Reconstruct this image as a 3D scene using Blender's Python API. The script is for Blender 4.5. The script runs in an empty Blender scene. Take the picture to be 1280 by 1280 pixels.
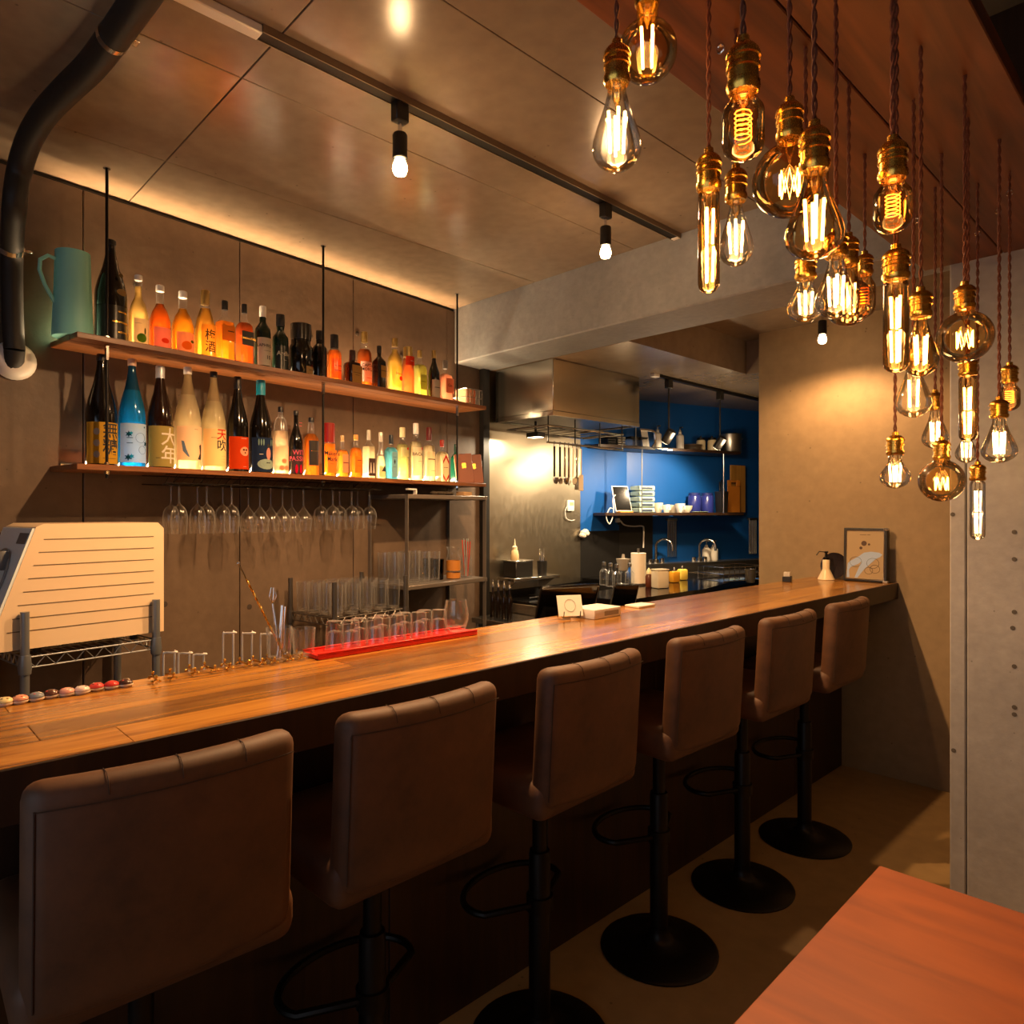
import bpy, bmesh, math, random
from math import sin, cos, pi, radians, sqrt, atan2
random.seed(7)
SC = bpy.context.scene
COL = SC.collection

# ------------------------------------------------------------------ camera
CAMH, YAW, F = 1.42, radians(46.2), 868.0
cam_d = bpy.data.cameras.new('camera')
cam_d.sensor_width = 36.0
cam_d.lens = F / 1280 * 36.0
cam_d.clip_start = 0.02
cam = bpy.data.objects.new('camera', cam_d)
COL.objects.link(cam)
cam.location = (0, 0, CAMH)
cam.rotation_euler = (pi / 2, 0, YAW)
SC.camera = cam

# ------------------------------------------------------------------ world, exposure, daylight
SC.view_settings.view_transform = 'Standard'
SC.view_settings.look = 'None'
SC.view_settings.gamma = 1.0
SC.view_settings.use_curve_mapping = False
SC.view_settings.exposure = 0.22
SC.cycles.use_denoising = True
SC.cycles.max_bounces = 10
SC.cycles.diffuse_bounces = 4
SC.cycles.glossy_bounces = 4
SC.cycles.transmission_bounces = 6
SC.cycles.transparent_max_bounces = 24
SC.cycles.sample_clamp_indirect = 4.0
SC.cycles.caustics_reflective = False
SC.cycles.caustics_refractive = False
W = bpy.data.worlds.new('overcast_sky')
SC.world = W
W.use_nodes = True
W.node_tree.nodes['Background'].inputs[0].default_value = (0.62, 0.72, 0.85, 1)
W.node_tree.nodes['Background'].inputs[1].default_value = 1.35
PWR = dict(track=105.0, bulb=0.14, led_front=30.0, led_up=6.5, hood=10.0, kitchen=46.0, endspot=38.0)
LEDC = (1.0, 0.70, 0.38)
WARM = (1.0, 0.56, 0.25)
AMBER = (1.0, 0.50, 0.17)

# ------------------------------------------------------------------ projection helpers
FW = (-sin(YAW), cos(YAW)); RT = (cos(YAW), sin(YAW))
def at(px, py, d):
    l = (px - 640) / F * d
    return (FW[0]*d + RT[0]*l, FW[1]*d + RT[1]*l, CAMH + (640 - py) / F * d)
def onz(px, py, z):
    return at(px, py, (z - CAMH) * F / (640 - py))
WX0, WK = -2.849, -0.1352                       # the bottle wall: X = WX0 + WK * Y
WA = atan2(0.134, 0.991)
WN = (cos(WA), sin(WA)); WT = (-sin(WA), cos(WA))
def onwall(px, off):
    t = (px - 640) / F
    rx, ry = FW[0] + RT[0]*t, FW[1] + RT[1]*t
    # point p with (p - w0).n = off
    d = (off + WX0*WN[0]) / (rx*WN[0] + ry*WN[1])
    return rx*d, ry*d, d
def wpt(s, off):                                 # wall coordinates -> world XY; s measured along the wall from Y=0
    return WX0 + WT[0]*s + WN[0]*off, WT[1]*s + WN[1]*off
def wcoord(x, y):
    dx, dy = x - WX0, y
    return dx*WT[0] + dy*WT[1], dx*WN[0] + dy*WN[1]
def zof(py, d): return CAMH + (640 - py) / F * d
def onx(px, X):                                  # depth at which the column px meets the plane X
    t = (px - 640) / F
    d = X / (FW[0] + RT[0]*t)
    return X, d*(FW[1] + RT[1]*t), d
def ony(px, Y):
    t = (px - 640) / F
    d = Y / (FW[1] + RT[1]*t)
    return d*(FW[0] + RT[0]*t), Y, d

# ------------------------------------------------------------------ materials
def lin(c):
    if isinstance(c, str):
        c = c.lstrip('#'); c = [int(c[i:i+2], 16)/255 for i in (0, 2, 4)]
        c = [x/12.92 if x <= .04045 else ((x+.055)/1.055)**2.4 for x in c]
    return (c[0], c[1], c[2], 1.0)
MATS = {}
def newmat(key):
    m = bpy.data.materials.new(key); m.use_nodes = True
    MATS[key] = m
    nt = m.node_tree
    return m, nt, nt.nodes, nt.links
def plain(c, rough=.5, metal=0.0, spec=.5):
    key = f'plain_{c}_{rough}_{metal}_{spec}'
    if key in MATS: return MATS[key]
    m, nt, N, L = newmat(key)
    b = N['Principled BSDF']
    b.inputs['Base Color'].default_value = lin(c)
    b.inputs['Metallic'].default_value = metal
    b.inputs['Specular IOR Level'].default_value = spec
    n = N.new('ShaderNodeTexNoise'); n.inputs['Scale'].default_value = 35
    r = N.new('ShaderNodeMapRange'); r.inputs['To Min'].default_value = max(.02, rough-.06); r.inputs['To Max'].default_value = min(1, rough+.06)
    L.new(n.outputs['Fac'], r.inputs['Value']); L.new(r.outputs['Result'], b.inputs['Roughness'])
    return m
def concrete(key, c1, c2, scale=1.3, rough=.55, bump=.15, spec=.4, rlo=None):
    if key in MATS: return MATS[key]
    m, nt, N, L = newmat(key)
    b = N['Principled BSDF']; b.inputs['Specular IOR Level'].default_value = spec
    tc = N.new('ShaderNodeTexCoord')
    n1 = N.new('ShaderNodeTexNoise'); n1.inputs['Scale'].default_value = scale; n1.inputs['Detail'].default_value = 8; n1.inputs['Roughness'].default_value = .62
    n2 = N.new('ShaderNodeTexNoise'); n2.inputs['Scale'].default_value = scale*22; n2.inputs['Detail'].default_value = 4
    v = N.new('ShaderNodeTexVoronoi'); v.inputs['Scale'].default_value = scale*14; v.inputs['Randomness'].default_value = 1
    for t in (n1, n2, v): L.new(tc.outputs['Object'], t.inputs['Vector'])
    cr = N.new('ShaderNodeValToRGB')
    cr.color_ramp.elements[0].position = .33; cr.color_ramp.elements[0].color = lin(c1)
    cr.color_ramp.elements[1].position = .68; cr.color_ramp.elements[1].color = lin(c2)
    L.new(n1.outputs['Fac'], cr.inputs['Fac'])
    mix = N.new('ShaderNodeMix'); mix.data_type = 'RGBA'; mix.blend_type = 'MULTIPLY'; mix.inputs['Factor'].default_value = .35
    L.new(cr.outputs['Color'], mix.inputs['A']); L.new(n2.outputs['Fac'], mix.inputs['B'])
    pits = N.new('ShaderNodeMapRange'); pits.inputs['From Min'].default_value = .03; pits.inputs['From Max'].default_value = .06; pits.inputs['To Min'].default_value = .55
    L.new(v.outputs['Distance'], pits.inputs['Value'])
    mx2 = N.new('ShaderNodeMix'); mx2.data_type = 'RGBA'; mx2.blend_type = 'MULTIPLY'; mx2.inputs['Factor'].default_value = 1
    L.new(mix.outputs['Result'], mx2.inputs['A']); L.new(pits.outputs['Result'], mx2.inputs['B'])
    L.new(mx2.outputs['Result'], b.inputs['Base Color'])
    mr = N.new('ShaderNodeMapRange'); mr.inputs['To Min'].default_value = rough-.1 if rlo is None else rlo; mr.inputs['To Max'].default_value = rough+.1
    L.new(n1.outputs['Fac'], mr.inputs['Value']); L.new(mr.outputs['Result'], b.inputs['Roughness'])
    bp = N.new('ShaderNodeBump'); bp.inputs['Strength'].default_value = bump; bp.inputs['Distance'].default_value = .01
    L.new(n2.outputs['Fac'], bp.inputs['Height']); L.new(bp.outputs['Normal'], b.inputs['Normal'])
    return m
def wood(key, c1, c2, rough=.35, grain=(26, 1.6, 26), vary=.35, bump=.06, coat=0.0):
    if key in MATS: return MATS[key]
    m, nt, N, L = newmat(key)
    b = N['Principled BSDF']; b.inputs['Coat Weight'].default_value = coat; b.inputs['Coat Roughness'].default_value = .12
    tc = N.new('ShaderNodeTexCoord'); oi = N.new('ShaderNodeObjectInfo')
    mp = N.new('ShaderNodeMapping'); mp.inputs['Scale'].default_value = grain
    add = N.new('ShaderNodeVectorMath'); add.operation = 'ADD'
    mul = N.new('ShaderNodeMath'); mul.operation = 'MULTIPLY'; mul.inputs[1].default_value = 37
    L.new(oi.outputs['Random'], mul.inputs[0]); L.new(tc.outputs['Object'], add.inputs[0]); L.new(mul.outputs[0], add.inputs[1])
    L.new(add.outputs[0], mp.inputs['Vector'])
    n = N.new('ShaderNodeTexNoise'); n.inputs['Scale'].default_value = 1; n.inputs['Detail'].default_value = 7; n.inputs['Distortion'].default_value = 1.2
    L.new(mp.outputs['Vector'], n.inputs['Vector'])
    cr = N.new('ShaderNodeValToRGB')
    cr.color_ramp.elements[0].position = .3; cr.color_ramp.elements[0].color = lin(c1)
    cr.color_ramp.elements[1].position = .7; cr.color_ramp.elements[1].color = lin(c2)
    L.new(n.outputs['Fac'], cr.inputs['Fac'])
    hsv = N.new('ShaderNodeHueSaturation')
    mr = N.new('ShaderNodeMapRange'); mr.inputs['To Min'].default_value = 1-vary; mr.inputs['To Max'].default_value = 1+vary*.6
    L.new(oi.outputs['Random'], mr.inputs['Value']); L.new(mr.outputs['Result'], hsv.inputs['Value'])
    L.new(cr.outputs['Color'], hsv.inputs['Color']); L.new(hsv.outputs['Color'], b.inputs['Base Color'])
    b.inputs['Roughness'].default_value = rough
    bp = N.new('ShaderNodeBump'); bp.inputs['Strength'].default_value = bump; bp.inputs['Distance'].default_value = .004
    L.new(n.outputs['Fac'], bp.inputs['Height']); L.new(bp.outputs['Normal'], b.inputs['Normal'])
    return m
def glass(tint=(.96, .97, .97), refl=.9, key=None, rough=.03, edge=None):
    key = key or f'glass_{tint}_{refl}'
    if key in MATS: return MATS[key]
    m, nt, N, L = newmat(key)
    N.remove(N['Principled BSDF'])
    tr = N.new('ShaderNodeBsdfTransparent'); tr.inputs['Color'].default_value = lin(tint)
    if edge:
        lw = N.new('ShaderNodeLayerWeight'); lw.inputs['Blend'].default_value = .25
        mc = N.new('ShaderNodeMix'); mc.data_type = 'RGBA'
        mc.inputs['A'].default_value = lin(tint); mc.inputs['B'].default_value = lin(edge)
        L.new(lw.outputs['Facing'], mc.inputs['Factor']); L.new(mc.outputs['Result'], tr.inputs['Color'])
    gl = N.new('ShaderNodeBsdfGlossy'); gl.inputs['Roughness'].default_value = rough
    fr = N.new('ShaderNodeFresnel'); fr.inputs['IOR'].default_value = 1.5
    mu = N.new('ShaderNodeMath'); mu.operation = 'MULTIPLY'; mu.inputs[1].default_value = refl; mu.use_clamp = True
    L.new(fr.outputs[0], mu.inputs[0])
    mx = N.new('ShaderNodeMixShader')
    L.new(mu.outputs[0], mx.inputs[0]); L.new(tr.outputs[0], mx.inputs[1]); L.new(gl.outputs[0], mx.inputs[2])
    L.new(mx.outputs[0], N['Material Output'].inputs['Surface'])
    return m
def clear_glass():  # pale haze mixed into grazing rims, standing in for bright highlights
    m, nt, N, L = newmat('clear_glass')
    N.remove(N['Principled BSDF'])
    tr = N.new('ShaderNodeBsdfTransparent'); tr.inputs['Color'].default_value = (.97, .97, .97, 1)
    gl = N.new('ShaderNodeBsdfGlossy'); gl.inputs['Roughness'].default_value = .16
    df = N.new('ShaderNodeBsdfDiffuse'); df.inputs['Color'].default_value = (.9, .9, .88, 1)
    tl = N.new('ShaderNodeBsdfTranslucent'); tl.inputs['Color'].default_value = (.9, .9, .88, 1)
    sc = N.new('ShaderNodeMixShader'); sc.inputs[0].default_value = .5
    L.new(df.outputs[0], sc.inputs[1]); L.new(tl.outputs[0], sc.inputs[2])
    lw = N.new('ShaderNodeLayerWeight'); lw.inputs['Blend'].default_value = .5
    pw_ = N.new('ShaderNodeMath'); pw_.operation = 'POWER'; pw_.inputs[1].default_value = 3.2
    L.new(lw.outputs['Facing'], pw_.inputs[0])
    e1 = N.new('ShaderNodeMapRange'); e1.inputs['To Min'].default_value = .01; e1.inputs['To Max'].default_value = .5
    L.new(pw_.outputs[0], e1.inputs['Value'])
    e2 = N.new('ShaderNodeMapRange'); e2.inputs['To Min'].default_value = .07; e2.inputs['To Max'].default_value = .4
    L.new(pw_.outputs[0], e2.inputs['Value'])
    m1 = N.new('ShaderNodeMixShader'); L.new(e1.outputs['Result'], m1.inputs[0]); L.new(tr.outputs[0], m1.inputs[1]); L.new(sc.outputs[0], m1.inputs[2])
    m2 = N.new('ShaderNodeMixShader'); L.new(e2.outputs['Result'], m2.inputs[0]); L.new(m1.outputs[0], m2.inputs[1]); L.new(gl.outputs[0], m2.inputs[2])
    L.new(m2.outputs[0], N['Material Output'].inputs['Surface'])
    return m
def liquid(c, clear=.35, key=None):
    """glass bottle filled with a coloured drink: lets light through and scatters it"""
    key = key or f'liquid_{c}_{clear}'
    if key in MATS: return MATS[key]
    m, nt, N, L = newmat(key)
    N.remove(N['Principled BSDF'])
    deep = lin(c); c = tuple(min(1, v**.62) for v in deep[:3])
    tr = N.new('ShaderNodeBsdfTransparent'); tr.inputs['Color'].default_value = lin(c)
    tl = N.new('ShaderNodeBsdfTranslucent'); tl.inputs['Color'].default_value = lin(c)
    df = N.new('ShaderNodeBsdfDiffuse'); df.inputs['Color'].default_value = lin(c)
    m0 = N.new('ShaderNodeMixShader'); m0.inputs[0].default_value = .22
    L.new(tl.outputs[0], m0.inputs[1]); L.new(df.outputs[0], m0.inputs[2])
    m1 = N.new('ShaderNodeMixShader'); m1.inputs[0].default_value = clear
    L.new(m0.outputs[0], m1.inputs[1]); L.new(tr.outputs[0], m1.inputs[2])
    gl = N.new('ShaderNodeBsdfGlossy'); gl.inputs['Roughness'].default_value = .05
    fr = N.new('ShaderNodeFresnel'); fr.inputs['IOR'].default_value = 1.45
    m2 = N.new('ShaderNodeMixShader')
    L.new(fr.outputs[0], m2.inputs[0]); L.new(m1.outputs[0], m2.inputs[1]); L.new(gl.outputs[0], m2.inputs[2])
    L.new(m2.outputs[0], N['Material Output'].inputs['Surface'])
    return m
def paper(c, rough=.6):
    """label paper: a little light comes through from behind"""
    key = f'paper_{c}'
    if key in MATS: return MATS[key]
    m, nt, N, L = newmat(key)
    N.remove(N['Principled BSDF'])
    tl = N.new('ShaderNodeBsdfTranslucent'); tl.inputs['Color'].default_value = lin(c)
    df = N.new('ShaderNodeBsdfDiffuse'); df.inputs['Color'].default_value = lin(c)
    n = N.new('ShaderNodeTexNoise'); n.inputs['Scale'].default_value = 60
    m0 = N.new('ShaderNodeMixShader'); mr = N.new('ShaderNodeMapRange'); mr.inputs['To Min'].default_value = .5; mr.inputs['To Max'].default_value = .62
    L.new(n.outputs['Fac'], mr.inputs['Value']); L.new(mr.outputs['Result'], m0.inputs[0])
    L.new(tl.outputs[0], m0.inputs[1]); L.new(df.outputs[0], m0.inputs[2])
    L.new(m0.outputs[0], N['Material Output'].inputs['Surface'])
    return m
def emit(c, s):
    key = f'emit_{c}_{s}'
    if key in MATS: return MATS[key]
    m, nt, N, L = newmat(key)
    N.remove(N['Principled BSDF'])
    e = N.new('ShaderNodeEmission'); e.inputs['Color'].default_value = lin(c); e.inputs['Strength'].default_value = s
    L.new(e.outputs[0], N['Material Output'].inputs['Surface'])
    return m
def suede():
    if 'suede' in MATS: return MATS['suede']
    m, nt, N, L = newmat('suede')
    b = N['Principled BSDF']; b.inputs['Roughness'].default_value = .62
    b.inputs['Sheen Weight'].default_value = .12; b.inputs['Sheen Tint'].default_value = lin('#b07a50')
    tc = N.new('ShaderNodeTexCoord')
    n = N.new('ShaderNodeTexNoise'); n.inputs['Scale'].default_value = 9; n.inputs['Detail'].default_value = 9; n.inputs['Roughness'].default_value = .7
    L.new(tc.outputs['Object'], n.inputs['Vector'])
    cr = N.new('ShaderNodeValToRGB')
    cr.color_ramp.elements[0].position = .3; cr.color_ramp.elements[0].color = lin('#412918')
    cr.color_ramp.elements[1].position = .72; cr.color_ramp.elements[1].color = lin('#613e25')
    L.new(n.outputs['Fac'], cr.inputs['Fac']); L.new(cr.outputs['Color'], b.inputs['Base Color'])
    bp = N.new('ShaderNodeBump'); bp.inputs['Strength'].default_value = .12; bp.inputs['Distance'].default_value = .003
    L.new(n.outputs['Fac'], bp.inputs['Height']); L.new(bp.outputs['Normal'], b.inputs['Normal'])
    return m
M = dict(
    wall=concrete('concrete_wall', '#5c4c3f', '#786656', 1.1, .5, .12, .35),
    ceil=concrete('concrete_ceiling', '#8a7a68', '#948471', .8, .13, .0, .55, rlo=.21),
    beam=concrete('concrete_beam', '#85888b', '#a6a9ac', 1.6, .65, .2),
    column=concrete('concrete_column', '#8f8d8c', '#acaaa8', 1.4, .42, .12, .4),
    plaster=concrete('plaster_beige', '#9c8665', '#aa9270', .8, .6, .05, .3),
    floor=concrete('floor_coating', '#a98a5c', '#bf9e6a', .7, .4, .05, .4),
    counter=wood('counter_wood', '#774a1d', '#b98236', .24, (34, 2.2, 34), .4, .05, .25),
    fascia=wood('dark_wood', '#24150d', '#38220f', .45, (26, 26, 2), .1),
    shelf=wood('shelf_wood', '#5b3216', '#8a5326', .4, (40, 3, 40), .12),
    ceilwood=wood('ceiling_wood', '#43230f', '#7a4622', .5, (16, 1.3, 16), .12, .14),
    table=wood('table_wood', '#7a3708', '#97490f', .5, (3, 14, 14), .05, .05),
    board=wood('board_wood', '#a87532', '#c4913f', .5, (30, 30, 2), .15),
    black=plain('#141210', .45), blackgloss=plain('#0b0b0c', .12), rubber=plain('#191715', .6),
    blackmetal=plain('#17130f', .4, .6), chrome=plain('#d8d6d2', .14, 1.0), steel=plain('#a9a6a0', .3, 1.0),
    greypost=plain('#8f959c', .35, .7), darkpost=plain('#5f5b57', .35, .7), stainless=plain('#bdb7ac', .22, 1.0), stainless_wall=plain('#b3a996', .34, 1.0),
    brass=plain('#d6a84c', .26, 1.0), cord=plain('#5a2e1c', .8), white=plain('#e8e4dc', .45), whitegloss=plain('#efece6', .2),
    suede=suede(), seam=plain('#39271b', .8), blue=plain('#0a55a6', .5), red=plain('#e0261c', .35),
    glass=clear_glass(), bulbclear=glass((.99, .97, .92), .8, 'bulb_clear', edge=(.8, .68, .5)), bulbamber=glass((1, .82, .52), .9, 'bulb_amber', edge=(.75, .42, .14)),
    ink=plain('#15110e', .6), gold=plain('#d8a849', .25, .9),
)

# ------------------------------------------------------------------ mesh helpers
class MB:
    def __init__(s): s.v = []; s.f = []
    def add(s, v, f):
        o = len(s.v); s.v += [tuple(p) for p in v]; s.f += [tuple(i+o for i in q) for q in f]; return s
    def box(s, x0, x1, y0, y1, z0, z1):
        v = [(x, y, z) for z in (z0, z1) for y in (y0, y1) for x in (x0, x1)]
        return s.add(v, [(0, 2, 3, 1), (4, 5, 7, 6), (0, 1, 5, 4), (2, 6, 7, 3), (0, 4, 6, 2), (1, 3, 7, 5)])
    def rbox(s, x0, x1, y0, y1, z0, z1, r=.004, seg=2):
        bm = bmesh.new(); bmesh.ops.create_cube(bm, size=1)
        for v in bm.verts:
            v.co = ((x0+x1)/2 + v.co.x*(x1-x0), (y0+y1)/2 + v.co.y*(y1-y0), (z0+z1)/2 + v.co.z*(z1-z0))
        bmesh.ops.bevel(bm, geom=bm.edges[:], offset=min(r, .49*min(abs(x1-x0), abs(y1-y0), abs(z1-z0))), segments=seg, profile=.5, affect='EDGES')
        bm.verts.index_update()
        s.add([v.co[:] for v in bm.verts], [[v.index for v in f.verts] for f in bm.faces]); bm.free(); return s
    def lathe(s, prof, n=20, c=(0, 0, 0), sq=0.0, dy=1.0, cap0=True, cap1=True):
        """prof: (r, z[, squareness])"""
        v = []; f = []
        for p in prof:
            q = p[2] if len(p) > 2 else sq
            for k in range(n):
                a = 2*pi*(k+.5)/n
                e = 1 + q*(min(1/max(abs(cos(a)), abs(sin(a)), 1e-6), 1.30) - 1)
                v.append((c[0]+p[0]*e*cos(a), c[1]+p[0]*e*sin(a)*(dy if q else 1+(dy-1)*(1 if sq else 0)), c[2]+p[1]))
        for i in range(len(prof)-1):
            for k in range(n):
                k2 = (k+1) % n
                f.append((i*n+k, i*n+k2, (i+1)*n+k2, (i+1)*n+k))
        if cap0 and prof[0][0] > 1e-5: f.append(tuple(range(n))[::-1])
        if cap1 and prof[-1][0] > 1e-5: f.append(tuple((len(prof)-1)*n+k for k in range(n)))
        return s.add(v, f)
    def cyl(s, p0, p1, r, n=10, r1=None): return s.tube([p0, p1], r, n, r1=r1)
    def tube(s, pts, r, n=8, closed=False, r1=None):
        from mathutils import Vector
        P = [Vector(p) for p in pts]; k = len(P); v = []; f = []
        up = None
        for i in range(k):
            if closed: t = (P[(i+1) % k] - P[i-1])
            else: t = P[min(i+1, k-1)] - P[max(i-1, 0)]
            t.normalize()
            if up is None:
                up = Vector((0, 0, 1)) if abs(t.z) < .9 else Vector((1, 0, 0))
            a = t.cross(up)
            if a.length < 1e-6: a = t.cross(Vector((0, 1, 0)))
            a.normalize(); b = a.cross(t); b.normalize(); up = b
            rr = r if r1 is None else r + (r1-r)*i/(k-1)
            for j in range(n):
                an = 2*pi*j/n
                v.append(tuple(P[i] + a*(rr*cos(an)) + b*(rr*sin(an))))
        for i in range(k if closed else k-1):
            i2 = (i+1) % k
            for j in range(n):
                j2 = (j+1) % n
                f.append((i*n+j, i*n+j2, i2*n+j2, i2*n+j))
        if not closed:
            f.append(tuple(range(n))[::-1]); f.append(tuple((k-1)*n+j for j in range(n)))
        return s.add(v, f)
    def prism(s, poly, ax, a0, a1):
        """extrude the 2-D polygon along axis ax ('x','y','z') from a0 to a1"""
        def P(u, w, a): return {'x': (a, u, w), 'y': (u, a, w), 'z': (u, w, a)}[ax]
        n = len(poly); v = [P(u, w, a0) for u, w in poly] + [P(u, w, a1) for u, w in poly]
        f = [tuple(range(n))[::-1], tuple(range(n, 2*n))] + [(i, (i+1) % n, n+(i+1) % n, n+i) for i in range(n)]
        return s.add(v, f)
    def patch(s, R, a0, a1, z0, z1, n=14):
        """piece of a cylinder wall facing +x"""
        v = []
        for i in range(n+1):
            a = a0+(a1-a0)*i/n
            v += [(R*cos(a), R*sin(a), z0), (R*cos(a), R*sin(a), z1)]
        return s.add(v, [(2*i, 2*i+2, 2*i+3, 2*i+1) for i in range(n)])
    def sphere(s, c, r, n=10, m=7, sx=1, sy=1, sz=1):
        prof = [(max(1e-6, r*sin(pi*i/m)), -r*cos(pi*i/m)) for i in range(m+1)]
        o = len(s.v); s.lathe(prof, n)
        for i in range(o, len(s.v)):
            x, y, z = s.v[i]; s.v[i] = (c[0]+x*sx, c[1]+y*sy, c[2]+z*sz)
        return s
    def build(s, name, mat, parent=None, smooth=True, loc=None, rz=0.0):
        me = bpy.data.meshes.new(name)
        me.from_pydata(s.v, [], s.f)
        bm = bmesh.new(); bm.from_mesh(me); bmesh.ops.recalc_face_normals(bm, faces=bm.faces); bm.to_mesh(me); bm.free()
        if smooth:
            for p in me.polygons: p.use_smooth = True
            me.set_sharp_from_angle(angle=radians(38))
        me.materials.append(mat)
        return put(name, me, parent, loc, rz)
def put(name, me, parent=None, loc=None, rz=0.0):
    o = bpy.data.objects.new(name, me); COL.objects.link(o)
    if parent: o.parent = parent
    if loc: o.location = loc
    if rz: o.rotation_euler = (0, 0, rz)
    return o
def tag(o, label=None, cat=None, group=None, kind=None):
    if label: o['label'] = label
    if cat: o['category'] = cat
    if group: o['group'] = group
    if kind: o['kind'] = kind
    return o
def thing(name, label, cat, loc=(0, 0, 0), rz=0.0, group=None, kind=None):
    o = bpy.data.objects.new(name, None); COL.objects.link(o)
    o.empty_display_size = .05
    o.location = loc; o.rotation_euler = (0, 0, rz)
    return tag(o, label, cat, group, kind)
def copy_tree(o, parent=None):
    c = o.copy(); COL.objects.link(c)
    if parent: c.parent = parent
    for ch in [x for x in COL.objects if x.parent == o]: copy_tree(ch, c)
    return c
def light(kind, name, power, color, parent=None, loc=(0, 0, 0), rot=(0, 0, 0), **kw):
    d = bpy.data.lights.new(name, kind); d.energy = power; d.color = color
    for k, v in kw.items(): setattr(d, k, v)
    o = bpy.data.objects.new(name, d); COL.objects.link(o); o.location = loc; o.rotation_euler = rot
    if parent: o.parent = parent
    return o
_tc = {}
def text_verts(body, size, bold=.010):
    c = bpy.data.curves.new('lettering', 'FONT'); c.body = body; c.size = size; c.align_x = 'CENTER'; c.align_y = 'CENTER'; c.resolution_u = 2; c.space_line = .95; c.offset = bold*size
    o = bpy.data.objects.new('lettering', c); COL.objects.link(o)
    dg = bpy.context.evaluated_depsgraph_get()
    me = o.evaluated_get(dg).to_mesh()
    v = [x.co[:] for x in me.vertices]; f = [tuple(p.vertices) for p in me.polygons]
    o.evaluated_get(dg).to_mesh_clear()
    bpy.data.objects.remove(o); bpy.data.curves.remove(c)
    return v, f
def curved_text(body, size, R, z, mat, parent, a0=0.0, name='lettering', sx=1.0, tilt=0.0, flat=None):
    v, f = text_verts(body, size)
    if flat is None and v:          # cut into narrow strips so that the letters follow the curve
        bm = bmesh.new(); vs = [bm.verts.new(p) for p in v]
        for q in f:
            try: bm.faces.new([vs[i] for i in q])
            except ValueError: pass
        xs = [p[0] for p in v]; st = R*.10; x_ = min(xs)+st
        while x_ < max(xs):
            bmesh.ops.bisect_plane(bm, geom=bm.verts[:]+bm.edges[:]+bm.faces[:], plane_co=(x_, 0, 0), plane_no=(1, 0, 0)); x_ += st
        bm.verts.index_update()
        v = [q.co[:] for q in bm.verts]; f = [tuple(q.index for q in fc.verts) for fc in bm.faces]; bm.free()
    out = []
    for x, y, _ in v:
        x, y = x*sx, y
        x, y = x*cos(tilt)-y*sin(tilt), x*sin(tilt)+y*cos(tilt)
        if flat is not None: out.append((flat, x + a0, z+y))
        else:
            a = a0 + x/R; out.append((R*cos(a), R*sin(a), z+y))
    mb = MB().add(out, f)
    return mb.build(name, mat, parent, smooth=False)

# ================================================================== STRUCTURE
ZC, ZB, ZK, ZE, ZW = 2.62, 2.30, 2.30, 2.51, 2.225
def struct(name, label, cat, loc=(0, 0, 0), rz=0.0): return thing(name, label, cat, loc, rz, kind='structure')
fl = MB().box(-4.0, 1.4, -1.5, 6.8, -.1, 0).build('floor', M['floor'], smooth=False)
tag(fl, 'brown coated floor under the bar stools', 'floor', kind='structure')
# back wall with the bottle shelves: cast panels with open joints
wl = struct('wall_left', 'brown grey concrete wall behind the bottle shelves', 'wall', (WX0, 0, 0), WA)
MB().box(-.16, -.012, -1.75, 2.9, 0, ZC).build('backing', M['black'], wl, False)
edges = [-1.75, -1.225, -.605, .015, .635, 1.255, 1.875, 2.56, 2.88]
for a, b in zip(edges, edges[1:]):
    MB().rbox(-.012, 0, a+.002, b-.002, 0, ZC-.016, .002, 1).build('panel', M['wall'], wl, False)
for s, z in ((.82, 2.30), (1.62, 2.26), (2.2, 2.27), (.55, 1.25), (1.3, 1.0), (1.9, 2.33), (.93, 1.05)):
    MB().lathe([(.012, 0), (.012, .001), (.006, .002)], 12).build('tie_hole', plain('#3a3028', .8), wl)
    h = COL.objects[-1]; h.location = (0, s, z); h.rotation_euler = (0, pi/2, 0)
def wallseg(name, p0, p1, z0, z1, th, mat, parent):
    dx, dy = p1[0]-p0[0], p1[1]-p0[1]; l = sqrt(dx*dx+dy*dy); nx, ny = -dy/l*th, dx/l*th
    return MB().prism([p0, p1, (p1[0]+nx, p1[1]+ny), (p0[0]+nx, p0[1]+ny)], 'z', z0, z1).build(name, mat, parent, False)
P1 = wpt(2.9, 0); KC = (-3.278, 4.38); KD = (KC[0]+.2725*2.4, KC[1]+.962*2.4)
kw = struct('wall_kitchen', 'bright blue kitchen wall above a black splashback', 'wall')
wallseg('blue_paint', P1, KC, 1.28, ZK, .12, M['blue'], kw)
wallseg('splashback', P1, KC, 0, 1.28, .12, M['black'], kw)
wallseg('blue_paint', KC, KD, 0, ZK, .12, M['blue'], kw)
sx = lambda y: P1[0] + (KC[0]-P1[0])*(y-P1[1])/(KC[1]-P1[1])
ss = MB().prism([(sx(2.875)+.001, 2.875), (sx(3.80)+.001, 3.80), (sx(3.80)+.008, 3.80), (sx(2.875)+.008, 2.875)], 'z', .92, ZK).build('steel_sheet', M['stainless_wall'], kw, False)
ss['label'] = 'brushed steel splash sheet beside the range hood'
tr = MB().box(0, .035, 2.845, 2.90, 0, ZB).build('trim_1', M['black'], None, False, (WX0, 0, 0), WA)
tag(tr, 'black upright post at the end of the bottle wall', 'post', kind='structure')
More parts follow.
